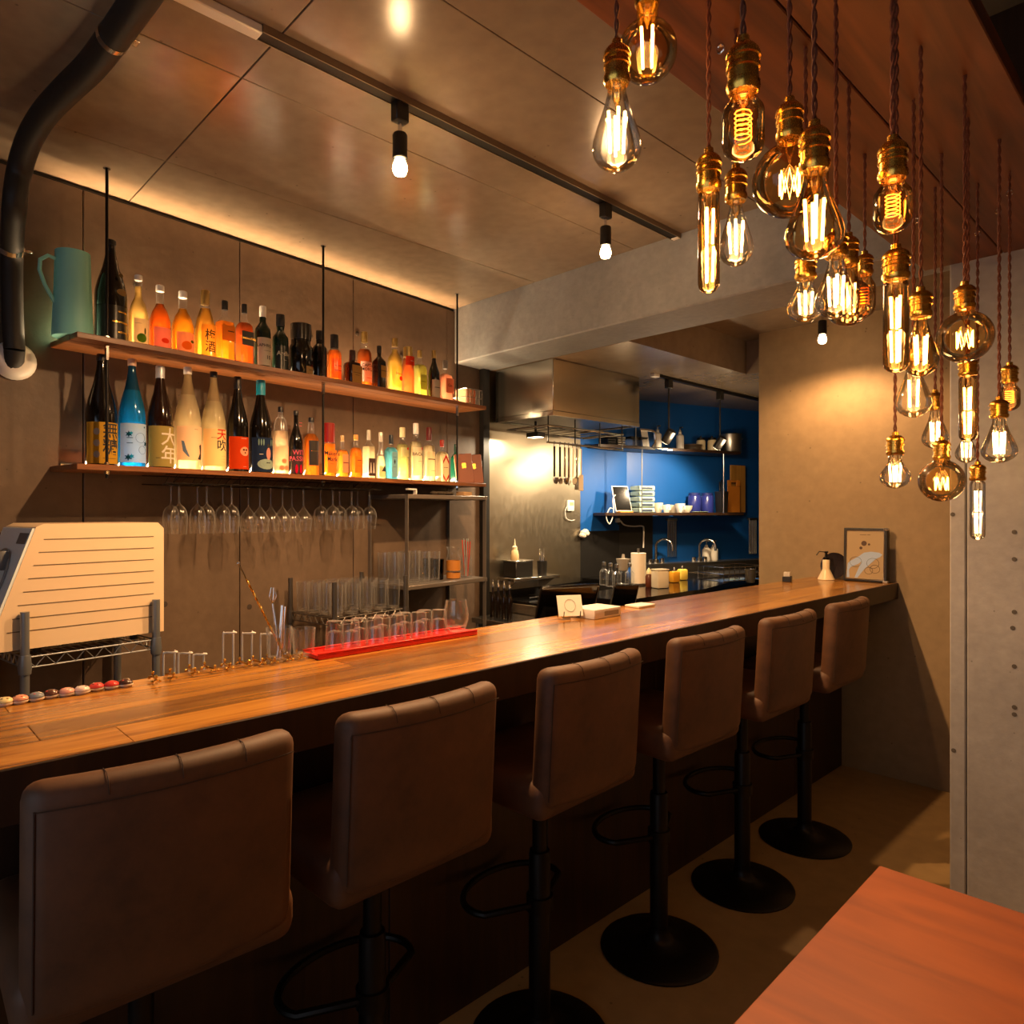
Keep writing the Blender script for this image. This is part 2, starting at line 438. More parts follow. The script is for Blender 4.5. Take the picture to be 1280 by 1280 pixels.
# ceiling of the bar: cast panels
ce = struct('ceiling', 'grey brown concrete ceiling cast in long panels', 'ceiling')
MB().box(-3.6, 1.4, -1.5, 2.6, ZC+.02, ZC+.12).build('backing', M['black'], ce, False)
cx = [-3.6, -3.16, -2.535, -1.904, -1.288, -.665, -.04, .58, 1.3]; cy = [-1.5, -1.0, .79, 2.6]
for a, b in zip(cx, cx[1:]):
    for c, d in zip(cy, cy[1:]):
        MB().rbox(a+.0015, b-.0015, c+.0015, d-.0015, ZC, ZC+.02, .0012, 1).build('panel', M['ceil'], ce, False)
bmo = MB().rbox(-3.45, 1.3, 2.6, 2.91, ZB, ZC+.1, .006, 1).build('beam', M['beam'], None, False)
tag(bmo, 'rough grey concrete beam crossing above the bar', 'beam', kind='structure')
tag(MB().box(-2.165, 1.3, 2.91, 4.15, ZE, ZE+.2).build('ceiling_bar_end', M['ceil'], None, False), 'raised ceiling behind the beam over the counter end', 'ceiling', kind='structure')
tag(MB().box(-3.75, -2.165, 2.91, 6.8, ZK, ZK+.42).box(-2.165, -1.9, 4.15, 6.8, ZK, ZK+.42).build('ceiling_kitchen', M['ceil'], None, False), 'lowered ceiling over the kitchen', 'ceiling', kind='structure')
tag(MB().box(-2.02, 1.4, 4.03, 4.15, 0, ZE).build('wall_far', M['plaster'], None, False), 'beige plaster wall closing the end of the counter', 'wall', kind='structure')
tag(MB().box(-2.02, -1.9, 4.15, 6.8, 0, ZK).build('wall_kitchen_right', M['plaster'], None, False), 'beige plaster wall on the side of the kitchen passage', 'wall', kind='structure')
tag(MB().box(-3.6, -1.9, 6.65, 6.8, 0, ZK).build('wall_kitchen_far', M['blue'], None, False), 'blue wall at the far end of the kitchen', 'wall', kind='structure')
tag(MB().box(1.3, 1.4, -1.5, 4.03, 0, ZC).build('wall_right', M['plaster'], None, False), 'beige plaster wall beyond the table', 'wall', kind='structure')
wr = struct('wall_rear', 'unseen plaster wall with a wide window added for daylight', 'wall')
for b in ((-3.0, -1.7, 0, ZC), (.9, 1.3, 0, ZC), (-1.7, .9, 0, .5), (-1.7, .9, 2.2, ZC)):
    MB().box(b[0], b[1], -1.5, -1.4, b[2], b[3]).build('wall_section', M['plaster'], wr, False)
wi = struct('added_window_1', 'unseen wide window added to let in daylight', 'window')  # unseen window, added so soft daylight enters from behind the camera
for b in ((-1.7, -1.65, .5, 2.2), (.85, .9, .5, 2.2), (-.425, -.375, .5, 2.2), (-1.65, .85, .5, .55), (-1.65, .85, 2.15, 2.2)):
    MB().box(b[0], b[1], -1.48, -1.42, b[2], b[3]).build('window_frame', M['blackmetal'], wi, False)
for a, b in ((-1.65, -.425), (-.375, .85)):
    MB().box(a, b, -1.455, -1.449, .55, 2.15).build('pane', M['glass'], wi, False)
lp = light('AREA', 'window_portal', 1, (1, 1, 1), None, (-.4, -1.52, 1.35), (-pi/2, 0, 0), shape='RECTANGLE', size=2.5, size_y=1.6)
lp.data.cycles.is_portal = True
# column
co = struct('column', 'grey concrete column with a vertical casting joint', 'column')
cX = ony(1187, 2.6)[0]; cS = ony(1208, 2.6)[0]; cR = .35
MB().box(cX+.01, cR-.01, 2.615, 3.2, 0, ZC).build('core', M['column'], co, False)
MB().rbox(cX, cS-.0015, 2.6, 2.63, 0, ZC, .004, 1).build('panel', M['column'], co, False)
MB().rbox(cS+.0015, cR, 2.6, 2.63, 0, ZC, .003, 1).build('panel', M['column'], co, False)
MB().box(cX, cX+.012, 2.63, 3.2, 0, ZC).build('panel', M['column'], co, False)
for px, py in ((1268, 665), (1268, 699), (1268, 765), (1266, 785), (1268, 884), (1268, 893), (1191, 643), (1192, 938), (1268, 833)):
    x, y, d = ony(px, 2.6)
    h = MB().lathe([(.007, 0), (.007, .0012), (.003, .0015)], 9).build('tie_hole', plain('#4d4843', .8), co)
    h.location = (x, 2.6, zof(py, d)); h.rotation_euler = (pi/2, 0, 0)
# timber ceiling strip that carries the bulbs
cw = struct('ceiling_timber', 'dark stained timber boards hung below the concrete ceiling', 'ceiling')
pl = [(-.72, -.503, -1.4, 2.6), (-.50, -.29, -1.4, 2.6)] + [(-.287+.213*k, -.287+.213*k+.21, 1.68, 2.6) for k in range(7)]
for a, b, c, d in pl:
    MB().rbox(a, b, c, d, ZW, ZW+.038, .002, 1).build('board', M['ceilwood'], cw, False)
for y in (-1.0, 0, 1.0, 2.0, 2.45):
    MB().box(-.70, -.31 if y < 1.7 else 1.15, y, y+.05, ZW+.038, ZC).build('batten', M['fascia'], cw, False)
for px, py in ((901, 55), (1145, 272), (1262, 237), (1222, 288), (1248, 260)):
    p = onz(px, py, ZW)
    k = MB().tube([(p[0]+.007*cos(t*pi/4), p[1], ZW-.008+.007*sin(t*pi/4)) for t in range(8)], .0016, 6, True).cyl((p[0], p[1], ZW), (p[0], p[1], ZW-.003), .004).build('screw_eye', M['chrome'], cw)

# ================================================================== BAR COUNTER
CZ, CF, CB = 1.045, -1.24, -1.70
bc = thing('bar_counter', 'long glossy brown plank counter running along the stools', 'bar counter')
rows = 4; wv = (CF-CB)/rows
for r in range(rows):
    y = -1.35 - .31*r; x0 = CB + wv*r
    L_ = [.95, .62, 1.2, .8, 1.05, .7, 1.3, .9]
    k = r*3
    while y < 4.028:
        y1 = min(4.028, y + L_[k % 8]); k += 1
        if 4.028-y1 < .15: y1 = 4.028
        if y1 > -1.35:
            MB().rbox(x0+.0003, x0+wv-.0003-(.006 if r == rows-1 else 0), max(y, -1.38)+.0003, y1-.0003, CZ-.04, CZ, .0007, 1).build('plank', M['counter'], bc, False, None)
        y = y1
MB().box(CB, CF-.0065, -1.38, 4.028, CZ-.075, CZ-.041).build('under_frame', M['fascia'], bc, False)
MB().rbox(CF-.006, CF, -1.38, 4.028, CZ-.085, CZ-.0005, .0015, 1).build('shade_edge_strip', M['fascia'], bc, False)  # dark strip laid over the plank edges, imitating the unlit counter front
for k in range(9):
    y0 = -1.38+.601*k
    MB().rbox(-1.56, -1.53, y0+.001, y0+.60, 0, CZ-.075, .002, 1).build('front_panel', M['fascia'], bc, False)

# ================================================================== BAR STOOLS
def cushion(mb, x0, x1, y0, y1, z0, z1, r, bend=0.0, lean=0.0, seg=4, cut=6):
    bm = bmesh.new(); bmesh.ops.create_cube(bm, size=1)
    for v in bm.verts: v.co = ((x0+x1)/2+v.co.x*(x1-x0), (y0+y1)/2+v.co.y*(y1-y0), (z0+z1)/2+v.co.z*(z1-z0))
    bmesh.ops.bevel(bm, geom=bm.edges[:], offset=r, segments=seg, profile=.5, affect='EDGES')
    ed = [e for e in bm.edges if abs(e.verts[0].co.y-e.verts[1].co.y) > (y1-y0)*.4]
    bmesh.ops.subdivide_edges(bm, edges=ed, cuts=cut)
    yc = (y0+y1)/2; hw = (y1-y0)/2
    for v in bm.verts:
        t = (v.co.y-yc)/hw; h = (v.co.z-z0)/(z1-z0)
        v.co.x += -bend*t*t + lean*h
    bm.verts.index_update()
    mb.add([v.co[:] for v in bm.verts], [[v.index for v in f.verts] for f in bm.faces]); bm.free()
    return mb
def make_stool():
    t = thing('bar_stool', '', 'bar stool')
    MB().lathe([(.001, .0), (.186, 0), (.188, .006), (.18, .012), (.11, .022), (.05, .034), (.034, .05), (.030, .07), (.03, .072)], 40, cap1=True).build('base', M['blackmetal'], t)
    MB().lathe([(.029, .07), (.029, .50), (.027, .505), (.027, .51)], 20).build('pole', M['blackmetal'], t)
    MB().lathe([(.02, .51), (.02, .68)], 16).box(-.09, .09, -.05, .05, .675, .69).build('lift_tube', M['blackmetal'], t)
    loop = [(-.03, .0)]
    loop = [(-.10-.11*cos(a), .16*sin(a)) for a in [pi*(-.62+1.24*i/20) for i in range(21)]]
    pts = [(0, -.024, .37)] + [(x, y, .37) for x, y in loop] + [(0, .024, .37)]
    fr = MB().tube(pts, .009, 8).build('footrest', M['blackmetal'], t)
    MB().lathe([(.036, .35), (.036, .39)], 20).build('collar', M['blackmetal'], fr)
    seat = cushion(MB(), -.20, .185, -.20, .20, .69, .785, .032).build('seat', M['suede'], t)
    back = cushion(MB(), .155, .215, -.19, .19, .72, 1.055, .026, bend=.028, lean=.02).build('backrest', M['suede'], t)
    for y in (-.095, 0, .095):
        b = .028*(y/.19)**2
        z = 1.0555
        MB().tube([(.1745-b, y, 1.030), (.182-b, y, 1.048), (.197-b, y, 1.0562), (.217-b, y, 1.0562), (.229-b, y, 1.048), (.2345-b, y, 1.030)], .0008, 5).build('seam', M['seam'], back)
    def edge(s):
        return [(.2345-.028*(y/.19)**2, y, 1.022) for y in [-.18+.36*i/12 for i in range(13)]]
    MB().tube(edge(1), .0009, 5).build('piping', M['seam'], back)
    MB().tube([(.2155 - .028 - .0 + .02*(z-.72)/.335, -.1785, z) for z in (.745, .85, .95, 1.022)], .0013, 5).build('piping', M['seam'], back)
    return t
stool = make_stool()
SY = [.365, .826, 1.35, 1.909, 2.46, 3.01]
SL = ['brown suede bar stool at the counter by the painted pebble row', 'brown suede bar stool at the counter by the brass rests and red tray',
      'brown suede bar stool third along the counter from the beige wall end of the row of six, fourth counted back', 'brown suede bar stool in front of the wire card easel and white box',
      'brown suede bar stool second from the beige end wall', 'brown suede bar stool nearest the beige end wall and the picture menu']
SL[2] = 'brown suede bar stool fourth from the beige end wall'
SL[3] = 'brown suede bar stool third from the beige end wall'
for i, y in enumerate(SY):
    o = stool if i == 0 else copy_tree(stool)
    o.location = (-1.30, y, 0); o.rotation_euler = (0, 0, radians((-2, 1, 2, -1, 0, 1)[i]))
    tag(o, SL[i], 'bar stool', 'bar stools along the counter')

# ================================================================== TABLE
tb = thing('dining_table', 'low table with a plain orange brown wooden top', 'table', (-.49, 1.48, 0), radians(1.2))
MB().rbox(0, .8, -2.08, 0, .69, .72, .004, 2).build('table_top', M['table'], tb)
for x in (.04, .70):
    for y in (-2.03, -.11):
        MB().rbox(x, x+.06, y, y+.06, 0, .69, .004, 1).build('leg', M['blackmetal'], tb)

# ================================================================== TRACK LIGHTING
TX = -1.675
tk = thing('lighting_track', 'black lighting track with a white feed box on the concrete ceiling', 'track', (TX, 0, ZC))
MB().box(-.017, .017, .74, 2.595, -.018, 0).build('rail', M['blackmetal'], tk, False)
MB().box(-.021, -.0171, .74, 2.595, -.02, 0).box(.0171, .021, .74, 2.595, -.02, 0).build('rail_flange', plain('#8a7a66', .4, .6), tk, False)
MB().rbox(-.018, .018, .45, .74, -.024, 0, .003, 1).build('feed_box', M['white'], tk)
MB().rbox(-.018, .018, 2.575, 2.597, -.022, 0, .003, 1).build('end_cap', M['white'], tk)
def spot(x, y, z, label, power, rail=.018):
    t = thing('track_spotlight', label, 'spotlight', (x, y, z))
    MB().rbox(-.016, .016, -.022, .022, -rail-.055, -rail, .003, 1).build('adapter', M['black'], t)
    MB().cyl((0, 0, -.06), (0, 0, -rail-.10), .006).build('stem', M['chrome'], t)
    h = MB().lathe([(.019, -.10), (.0215, -.105), (.0215, -.17), (.0195, -.172)], 20).build('lamp_holder', M['black'], t)
    h.location = (0, 0, -rail+.012)
    b = MB().lathe([(.013, -.15), (.013, -.17), (.0205, -.19), (.022, -.203), (.017, -.217), (.001, -.223)], 18).build('reflector_bulb', emit('#ffd9a0', 22), t)
    b.location = (0, 0, -rail+.012)
    light('SPOT', 'spotlight_beam', power, WARM, t, (0, 0, -rail-.225), (0, 0, 0), spot_size=radians(165), spot_blend=.6, shadow_soft_size=.02)
    light('POINT', 'bulb_spill', power*.035, WARM, t, (0, 0, -rail-.225), shadow_soft_size=.02)
    return t
for px, lb in ((500, 'black track spotlight above the tumbler rack, nearer the white feed box'), (757, 'black track spotlight near the end of the track by the concrete beam')):
    x, y, d = onx(px, TX)
    spot(TX, y, ZC, lb, PWR['track'])
p = onx(1028, -1.5)
spot(-1.5, p[1], ZE, 'black ceiling spotlight over the end of the counter near the beige wall', PWR['endspot'], 0)

# ================================================================== HANGING EDISON BULBS
def bulb_profile(kind, L, R):
    if kind == 'ST': P = [(0, .36), (.1, .38), (.3, .56), (.52, .83), (.66, .97), (.74, 1), (.82, .94), (.9, .76), (.96, .48), (.99, .2), (1, 0)]
    elif kind == 'T': P = [(0, .72), (.03, .95), (.06, 1), (.9, 1), (.94, .92), (.97, .7), (.99, .4), (1, 0)]
    elif kind == 'T45': P = [(0, .6), (.08, .62), (.16, .78), (.24, .96), (.3, 1), (.74, 1), (.84, .92), (.92, .7), (.97, .4), (1, 0)]
    elif kind == 'A': P = [(0, .42), (.2, .45), (.36, .66), (.5, .9), (.62, 1), (.74, .98), (.85, .82), (.94, .5), (.985, .2), (1, 0)]
    else:
        P = [(0, .36), (.08, .37)]
        c, h = 1 - R/L, R/L
        for i in range(13):
            a = radians(158 - 158*i/12)
            P.append((c + h*cos(pi-a) if False else c - h*cos(pi - a) * -1 * -1, sin(a)))
        P = [(0, .36), (max(.02, (c - h*cos(radians(22)))*.6), .36)] + [(c - h*cos(radians(22+158*i/13)), sin(radians(22+158*i/13))) for i in range(14)]
        P[-1] = (1, 0)
    return [(max(1e-5, r*R), -z*L) for z, r in P]
def hang_bulb(px, y0, y1, y2, dia, kind, d, amber, fil, label):
    x, y, z = at(px, y1, d)
    t = thing('pendant_bulb', label, 'light bulb', (x, y, z), random.uniform(0, 3), 'filament bulbs hanging from the timber ceiling')
    L = (y2-y1)*d/F; S = (y1-y0)*d/F; R = dia/2; r = .0175
    # brass socket
    s = min(S, .062)
    MB().lathe([(.004, s), (.0065, s*.995), (.007, s*.86), (.012, s*.83), (r*.95, s*.74), (r*1.06, s*.66), (r*1.06, s*.60), (r*.95, s*.58), (r*.95, s*.50), (r*1.03, s*.47), (r*1.03, s*.40), (r*.93, s*.38), (r*.93, s*.2), (r*1.04, s*.17), (r*1.04, s*.08), (r*.9, .0), (r*.7, .001)], 22).build('socket', M['brass'], t)
    # twisted cloth cord
    top = ZW - z; n = max(6, int((top-s)/.006))
    cb = MB()
    for ph in (0, pi):
        cb.tube([(.0021*cos(ph+i*.9), .0021*sin(ph+i*.9), s-.004+(top-s+.004)*i/n) for i in range(n+1)], .0019, 5)
    cb.build('twisted_cord', M['cord'], t)
    g = MB().lathe(bulb_profile(kind, L, R), 26, cap0=False).build('glass_envelope', M['bulbamber' if amber else 'bulbclear'], t)
    MB().lathe([(.006, 0), (.006, -L*.16), (.003, -L*.22), (.0012, -L*.3)], 10).build('glass_stem', M['bulbclear'], g)
    fb = MB()
    if fil == 'led':
        rr = min(.42*R, .011); z0, z1 = (-L*.30, -L*.80) if kind != 'T' else (-L*.16, -L*.9)
        nseg = 1 if kind != 'T' else 2
        for k in range(4 if kind != 'T' else 3):
            a = k*2*pi/(4 if kind != 'T' else 3)+.4
            for q in range(nseg):
                za = z0+(z1-z0)*(q/nseg+.02); zb = z0+(z1-z0)*((q+1)/nseg-.02)
                fb.cyl((rr*cos(a), rr*sin(a), za), (rr*.8*cos(a), rr*.8*sin(a), zb), .0019, 6)
        em = emit('#ffb35a' if amber else '#ffc678', 48)
    elif fil == 'cage':
        n = 14; pts = []
        for i in range(n+1):
            a = 2*pi*i/n; pts.append((.013*cos(a), .013*sin(a), (-L*.42 if i % 2 else -L*.72)))
        fb.tube(pts, .0011, 5)
        em = emit('#ff9c3c', 60)
    else:
        pts = [(.009*cos(i*.8)*1.0, .009*sin(i*.8), -L*.26 - L*.44*i/48) for i in range(49)]
        fb.tube(pts, .0007, 4)
        em = emit('#ff7a22', 13)
    fb.build('filament', em, t)
    light('POINT', 'bulb_light', PWR['bulb']*(1.0 if fil == 'led' else .45), AMBER if amber else WARM, t, (0, 0, -L*.55), shadow_soft_size=.015)
    return t
B = [
 (809, -45, 8, 101.5, .084, 'G', .985, 1, 'led', 'round globe bulb hanging highest beside a clear teardrop bulb'),
 (771, 50, 106, 214, .066, 'ST', .93, 0, 'led', 'clear teardrop bulb hanging just under the highest round globe'),
 (929, 44, 117, 201, .045, 'T45', .76, 1, 'spiral', 'capsule bulb with glowing spiral nearest the edge of the concrete ceiling'),
 (886, 185, 239, 367, .031, 'T', 1.01, 1, 'led', 'long amber tube bulb hanging in front of the concrete beam'),
 (920, 204, 252, 333, .056, 'ST', 1.157, 0, 'led', 'clear teardrop bulb beside the long tube in front of the beam'),
 (987, 122, 176, 270, .098, 'G', .947, 1, 'cage', 'large amber globe with zigzag filament half behind a big teardrop bulb'),
 (1018, 150, 215, 324, .069, 'ST', .845, 1, 'led', 'big bright amber teardrop bulb overlapping the large zigzag globe'),
 (1007, 316, 349, 403, .062, 'A', 1.2, 0, 'led', 'pear shaped clear bulb directly under the big bright teardrop bulb'),
 (1045, 286, 322, 398, .062, 'ST', 1.08, 0, 'led', 'clear teardrop bulb crowded in front of an amber globe'),
 (1061, 291, 332, 407, .085, 'G', 1.30, 1, 'led', 'amber globe bulb behind the crowded clear teardrop'),
 (1081, 314, 344, 397, .045, 'T45', 1.56, 1, 'spiral', 'small capsule bulb with red spiral behind the crowded amber globe'),
 (1116, 170, 225, 292, .046, 'T45', .906, 1, 'spiral', 'capsule bulb with glowing spiral hanging above a long tube bulb'),
 (1120, 306, 351, 466, .033, 'T', .977, 1, 'led', 'long bright tube bulb directly below the spiral capsule'),
 (1151, 359, 397, 471, .056, 'ST', 1.2, 1, 'led', 'amber teardrop bulb touching the long bright tube in view'),
 (1206, 352, 387, 453, .094, 'G', 1.28, 1, 'cage', 'large amber globe with zigzag filament in front of the concrete column edge'),
 (1142, 428, 455, 522, .064, 'ST', 1.355, 0, 'led', 'clear teardrop bulb below the amber teardrop and long tube'),
 (1169, 487, 513, 561, .06, 'ST', 1.72, 0, 'led', 'small clear teardrop bulb just above the lower zigzag globe'),
 (1177, 546, 575, 627, .094, 'G', 1.56, 1, 'cage', 'low hanging amber globe with zigzag filament before the beige wall'),
 (1119, 540, 569, 611, .06, 'A', 1.49, 0, 'led', 'pear shaped clear bulb hanging low alone before the beige wall'),
 (1210, 446, 470, 552, .033, 'T', 1.42, 1, 'led', 'tube bulb directly under the large globe by the column'),
 (1208, 522, 543, 579, .056, 'A', 1.95, 0, 'led', 'small round bulb glowing behind the end of a tube bulb'),
 (1222, 577, 601, 675, .033, 'T', 1.7, 0, 'led', 'lowest hanging slim tube bulb in front of the concrete column'),
 (1249, 496, 523, 579, .068, 'ST', 1.5, 0, 'led', 'clear teardrop bulb hanging in front of the concrete column'),
 (1262, 453, 479, 514, .043, 'T45', 1.64, 1, 'spiral', 'small capsule bulb with spiral hanging in front of the concrete column'),
]
for b in B: hang_bulb(*b)

# ================================================================== BOTTLE SHELVES
SZ = {'lo': 1.583, 'up': 2.024}
S0, S1, SD = .56, 2.668, .242
s0 = wcoord(*onwall(96, SD)[:2])[0]; s1 = wcoord(*onwall(608, SD)[:2])[0]
rod_s = [wcoord(*onz(133, 210, ZC)[:2]), wcoord(*onz(401, 308, ZC)[:2]), wcoord(*onz(568, 368, ZC)[:2])]
for key, lb in (('up', 'upper wooden bottle shelf hung on black rods'), ('lo', 'lower wooden bottle shelf above the hanging wine glasses')):
    z = SZ[key]
    t = thing('wooden_shelf', lb, 'shelf', (WX0, 0, z), WA, 'wooden bottle shelves')
    MB().rbox(.0, SD-.062, s0, s1, -.02, 0, .002, 1).build('rear_board', M['shelf'], t, False)
    MB().rbox(SD-.060, SD, s0, s1, -.02, 0, .002, 1).build('front_board', M['shelf'], t, False)
    ln = s1-s0-.06
    led = thing('led_strip', 'warm LED strip along the wall behind the %s shelf bottles' % ('upper' if key == 'up' else 'lower'), 'LED strip', (WX0, 0, z), WA, 'LED strips behind the bottles')
    MB().box(.003, .010, s0+.03, s1-.03, .0, .012).build('aluminium_profile', M['steel'], led, False)
    MB().box(.0101, .0115, s0+.03, s1-.03, .002, .007).build('diffuser', emit('#ffb668', 1.2), led, False)
    light('AREA', 'led_strip_light', PWR['led_front'], LEDC, led, (.014, (s0+s1)/2, .0065), (0, -pi/2-.25, 0), shape='RECTANGLE', size=.008, size_y=ln)
    if key == 'up':
        light('AREA', 'led_strip_glow', PWR['led_up'], (1, .58, .27), led, (.02, (s0+s1)/2, .02), (0, pi, 0), shape='RECTANGLE', size=.008, size_y=ln, spread=radians(36))
for i, (s, o) in enumerate(rod_s):
    t = thing('threaded_rod', ('black hanging rod at the teal pitcher end of the shelves', 'black hanging rod at the middle of the shelves', 'black hanging rod at the kitchen end of the shelves')[i], 'rod', (*wpt(s, .212), 0), WA, 'rods carrying the bottle shelves')
    MB().cyl((0, 0, SZ['lo']-.045), (0, 0, ZC), .0052, 10).build('rod', M['blackmetal'], t)
    for z in (SZ['lo']-.026, SZ['lo']+.004, SZ['up']-.026, SZ['up']+.004):
        MB().lathe([(.009, -.005), (.009, .005)], 6, (0, 0, z)).build('nut', M['chrome'], t, False)
    MB().lathe([(.012, ZC-.004), (.012, ZC)], 14).build('ceiling_washer', M['chrome'], t)
    MB().lathe([(.008, SZ['up']-.075), (.008, SZ['up']-.032)], 6).build('coupling', M['chrome'], t, False)

PROF = {   # (radius fraction, height fraction)
 'sake': [(.96, 0), (1, .015), (1, .46), (.97, .51), (.83, .60), (.52, .737), (.33, .86), (.28, .92), (.28, 1)],
 'juice': [(.96, 0), (1, .015), (1, .45), (.95, .5), (.7, .62), (.42, .69), (.36, .73), (.36, 1)],
 'plum': [(.96, 0), (1, .015), (1, .3), (.97, .42), (.75, .6), (.46, .74), (.34, .82), (.31, .9), (.35, 1)],
 'square': [(.96, 0, .9), (1, .015, .9), (1, .6, .9), (.96, .66, .8), (.6, .73, .2), (.36, .77, 0), (.34, 1, 0)],
 'whisky': [(.96, 0), (1, .015), (1, .58), (.93, .65), (.6, .71), (.4, .75), (.4, .82), (.33, .9), (.33, 1)],
 'islay': [(.96, 0), (1, .015), (1, .56), (.94, .62), (.62, .68), (.42, .72), (.5, .79), (.42, .86), (.36, .9), (.36, 1)],
 'jug': [(.96, 0, .7), (1, .02, .7), (1, .62, .7), (.9, .70, .5), (.45, .76, 0), (.36, .8, 0), (.36, 1, 0)],
 'tin': [(.97, 0), (1, .01), (1, .5), (.92, .58), (.8, .62), (.8, 1)],
 'flask': [(.96, 0, .6), (1, .02, .6), (1, .55, .6), (.9, .63, .5), (.4, .68, 0), (.34, .72, 0), (.34, 1, 0)],
 'wine': [(.96, 0), (1, .015), (1, .5), (.95, .56), (.6, .68), (.36, .77), (.33, .8), (.33, 1)],
 'milk': [(.96, 0), (1, .015), (1, .55), (.8, .75), (.6, .83), (.35, .85), (.3, .87), (.3, 1)],
 'cone': [(1, 0), (1, .3), (.7, .55), (.45, .62), (.4, .7), (.4, 1)],
}
def interp(prof, zf):
    for a, b in zip(prof, prof[1:]):
        if a[1] <= zf <= b[1]:
            t = 0 if b[1] == a[1] else (zf-a[1])/(b[1]-a[1])
            qa = a[2] if len(a) > 2 else 0; qb = b[2] if len(b) > 2 else 0
            return (a[0]+(b[0]-a[0])*t, zf, qa+(qb-qa)*t)
    return prof[-1]
def bottle(shelf, x0, x1, top, bot, prof, body, cap, capf, label, cat='bottle', fill=None, dark=False, lab=None, off=.125, texts=(), extras=None, name='liquor_bottle', capr=1.12, clear=.35, cap2=None, neck=None):
    px = (x0+x1)/2; t_ = (px-640)/F
    x, y, d = onwall(px, off)
    R = (x1-x0)/2*d/F/sqrt(1+t_*t_)*.97
    H = (bot-top)*d/F
    P = PROF[prof]
    if P[0][-1] and len(P[0]) > 2: R *= .80
    t = thing(name, label, cat, (x, y, SZ[shelf]), WA, 'bottles on the %s shelf' % ('upper' if shelf == 'up' else 'lower'))
    P = [(p[0]*R, p[1]*H, p[2] if len(p) > 2 else 0) for p in P]
    def ringcut(z0, z1):
        out = [(*interp(P, z0)[:2], interp(P, z0)[2])] if z0 > 0 else []
        out += [p for p in P if z0 <= p[1] <= z1]
        if z1 < P[-1][1]: out.append(interp(P, z1))
        r = []
        for p in out:
            if not r or abs(p[1]-r[-1][1]) > 1e-6 or abs(p[0]-r[-1][0]) > 1e-6: r.append(p)
        return r
    hc = H*(1-capf)
    if dark:
        MB().lathe(ringcut(0, hc+.002), 24).build('glass', body, t)
    else:
        zf = H*(fill if fill else .72)
        MB().lathe(ringcut(0, zf), 24).build('liquid', body, t)
        MB().lathe(ringcut(zf, hc+.002), 24, cap0=False).build('glass_neck', neck or M['glass'], t)
    rc = interp(P, hc+.001)[0]*capr
    zt = H
    cp = MB().lathe([(rc, hc), (rc*1.02, hc+(zt-hc)*.3), (rc*1.02, zt-.003), (rc*.9, zt)], 18).build('cap', cap, t)
    if cap2: MB().lathe([(rc*1.03, hc), (rc*1.03, hc+(zt-hc)*.35)], 18).build('cap_band', cap2, cp)
    if lab:
        sq = len(PROF[prof][0]) > 2
        lm, l0, l1, ang = lab[:4]
        ac = lab[4] if len(lab) > 4 else 0.0
        if sq:
            e = R*1.0*(1+PROF[prof][0][2]*.0)+.0012
            w = R*ang
            lo = MB().box(e-.001, e, -w+ac*R, w+ac*R, l0*H, l1*H).build('label', lm, t, False)
            RR, flat = None, e+.0008
        else:
            RR, flat = R+.0007, None
            lo = MB().patch(RR, ac-ang, ac+ang, l0*H, l1*H).build('label', lm, t)
        for tx in texts:
            s, size, zf_, m_ = tx[:4]; a_ = tx[4] if len(tx) > 4 else 0.0; kw_ = tx[5] if len(tx) > 5 else {}
            if flat is not None: curved_text(s, size*H, R, zf_*H, m_, lo, a0=a_*R, flat=flat, **kw_)
            else: curved_text(s, size*H, RR+.0009, zf_*H, m_, lo, a0=a_, **kw_)
        if extras: extras(lo, RR or R, H, flat)
    return t
def disc_on(lo, R, a, z, rx, rz_, mat, name='motif', k=.0012, n=16, poly=None):
    """flat printed shape wrapped on the label"""
    pts = poly or [(rx*cos(2*pi*i/n), rz_*sin(2*pi*i/n)) for i in range(n)]
    n_ = len(pts); cu = sum(p[0] for p in pts)/n_; cw_ = sum(p[1] for p in pts)/n_
    rings = [[(cu+(u-cu)*q, cw_+(w-cw_)*q) for u, w in pts] for q in (1, .66, .33)]
    v = [((R+k)*cos(a+u/R), (R+k)*sin(a+u/R), z+w) for rg in rings for u, w in rg] + [((R+k)*cos(a+cu/R), (R+k)*sin(a+cu/R), z+cw_)]
    f = [(q*n_+i, q*n_+(i+1) % n_, (q+1)*n_+(i+1) % n_, (q+1)*n_+i) for q in (0, 1) for i in range(n_)] + [(2*n_+i, 2*n_+(i+1) % n_, 3*n_) for i in range(n_)]
    return MB().add(v, f).build(name, mat, lo, False)
INK, WHT, RED, GLD = M['ink'], paper('#f2e9da'), paper('#c8281e'), M['gold']
DK = plain('#0d0a08', .1, 0, .6); DKG = plain('#10231a', .12); BRN = plain('#1b0d08', .1)
capw, capk, capg, capr_ = M['whitegloss'], plain('#17161a', .35), plain('#b89a5c', .3, .8), plain('#7a1612', .4)
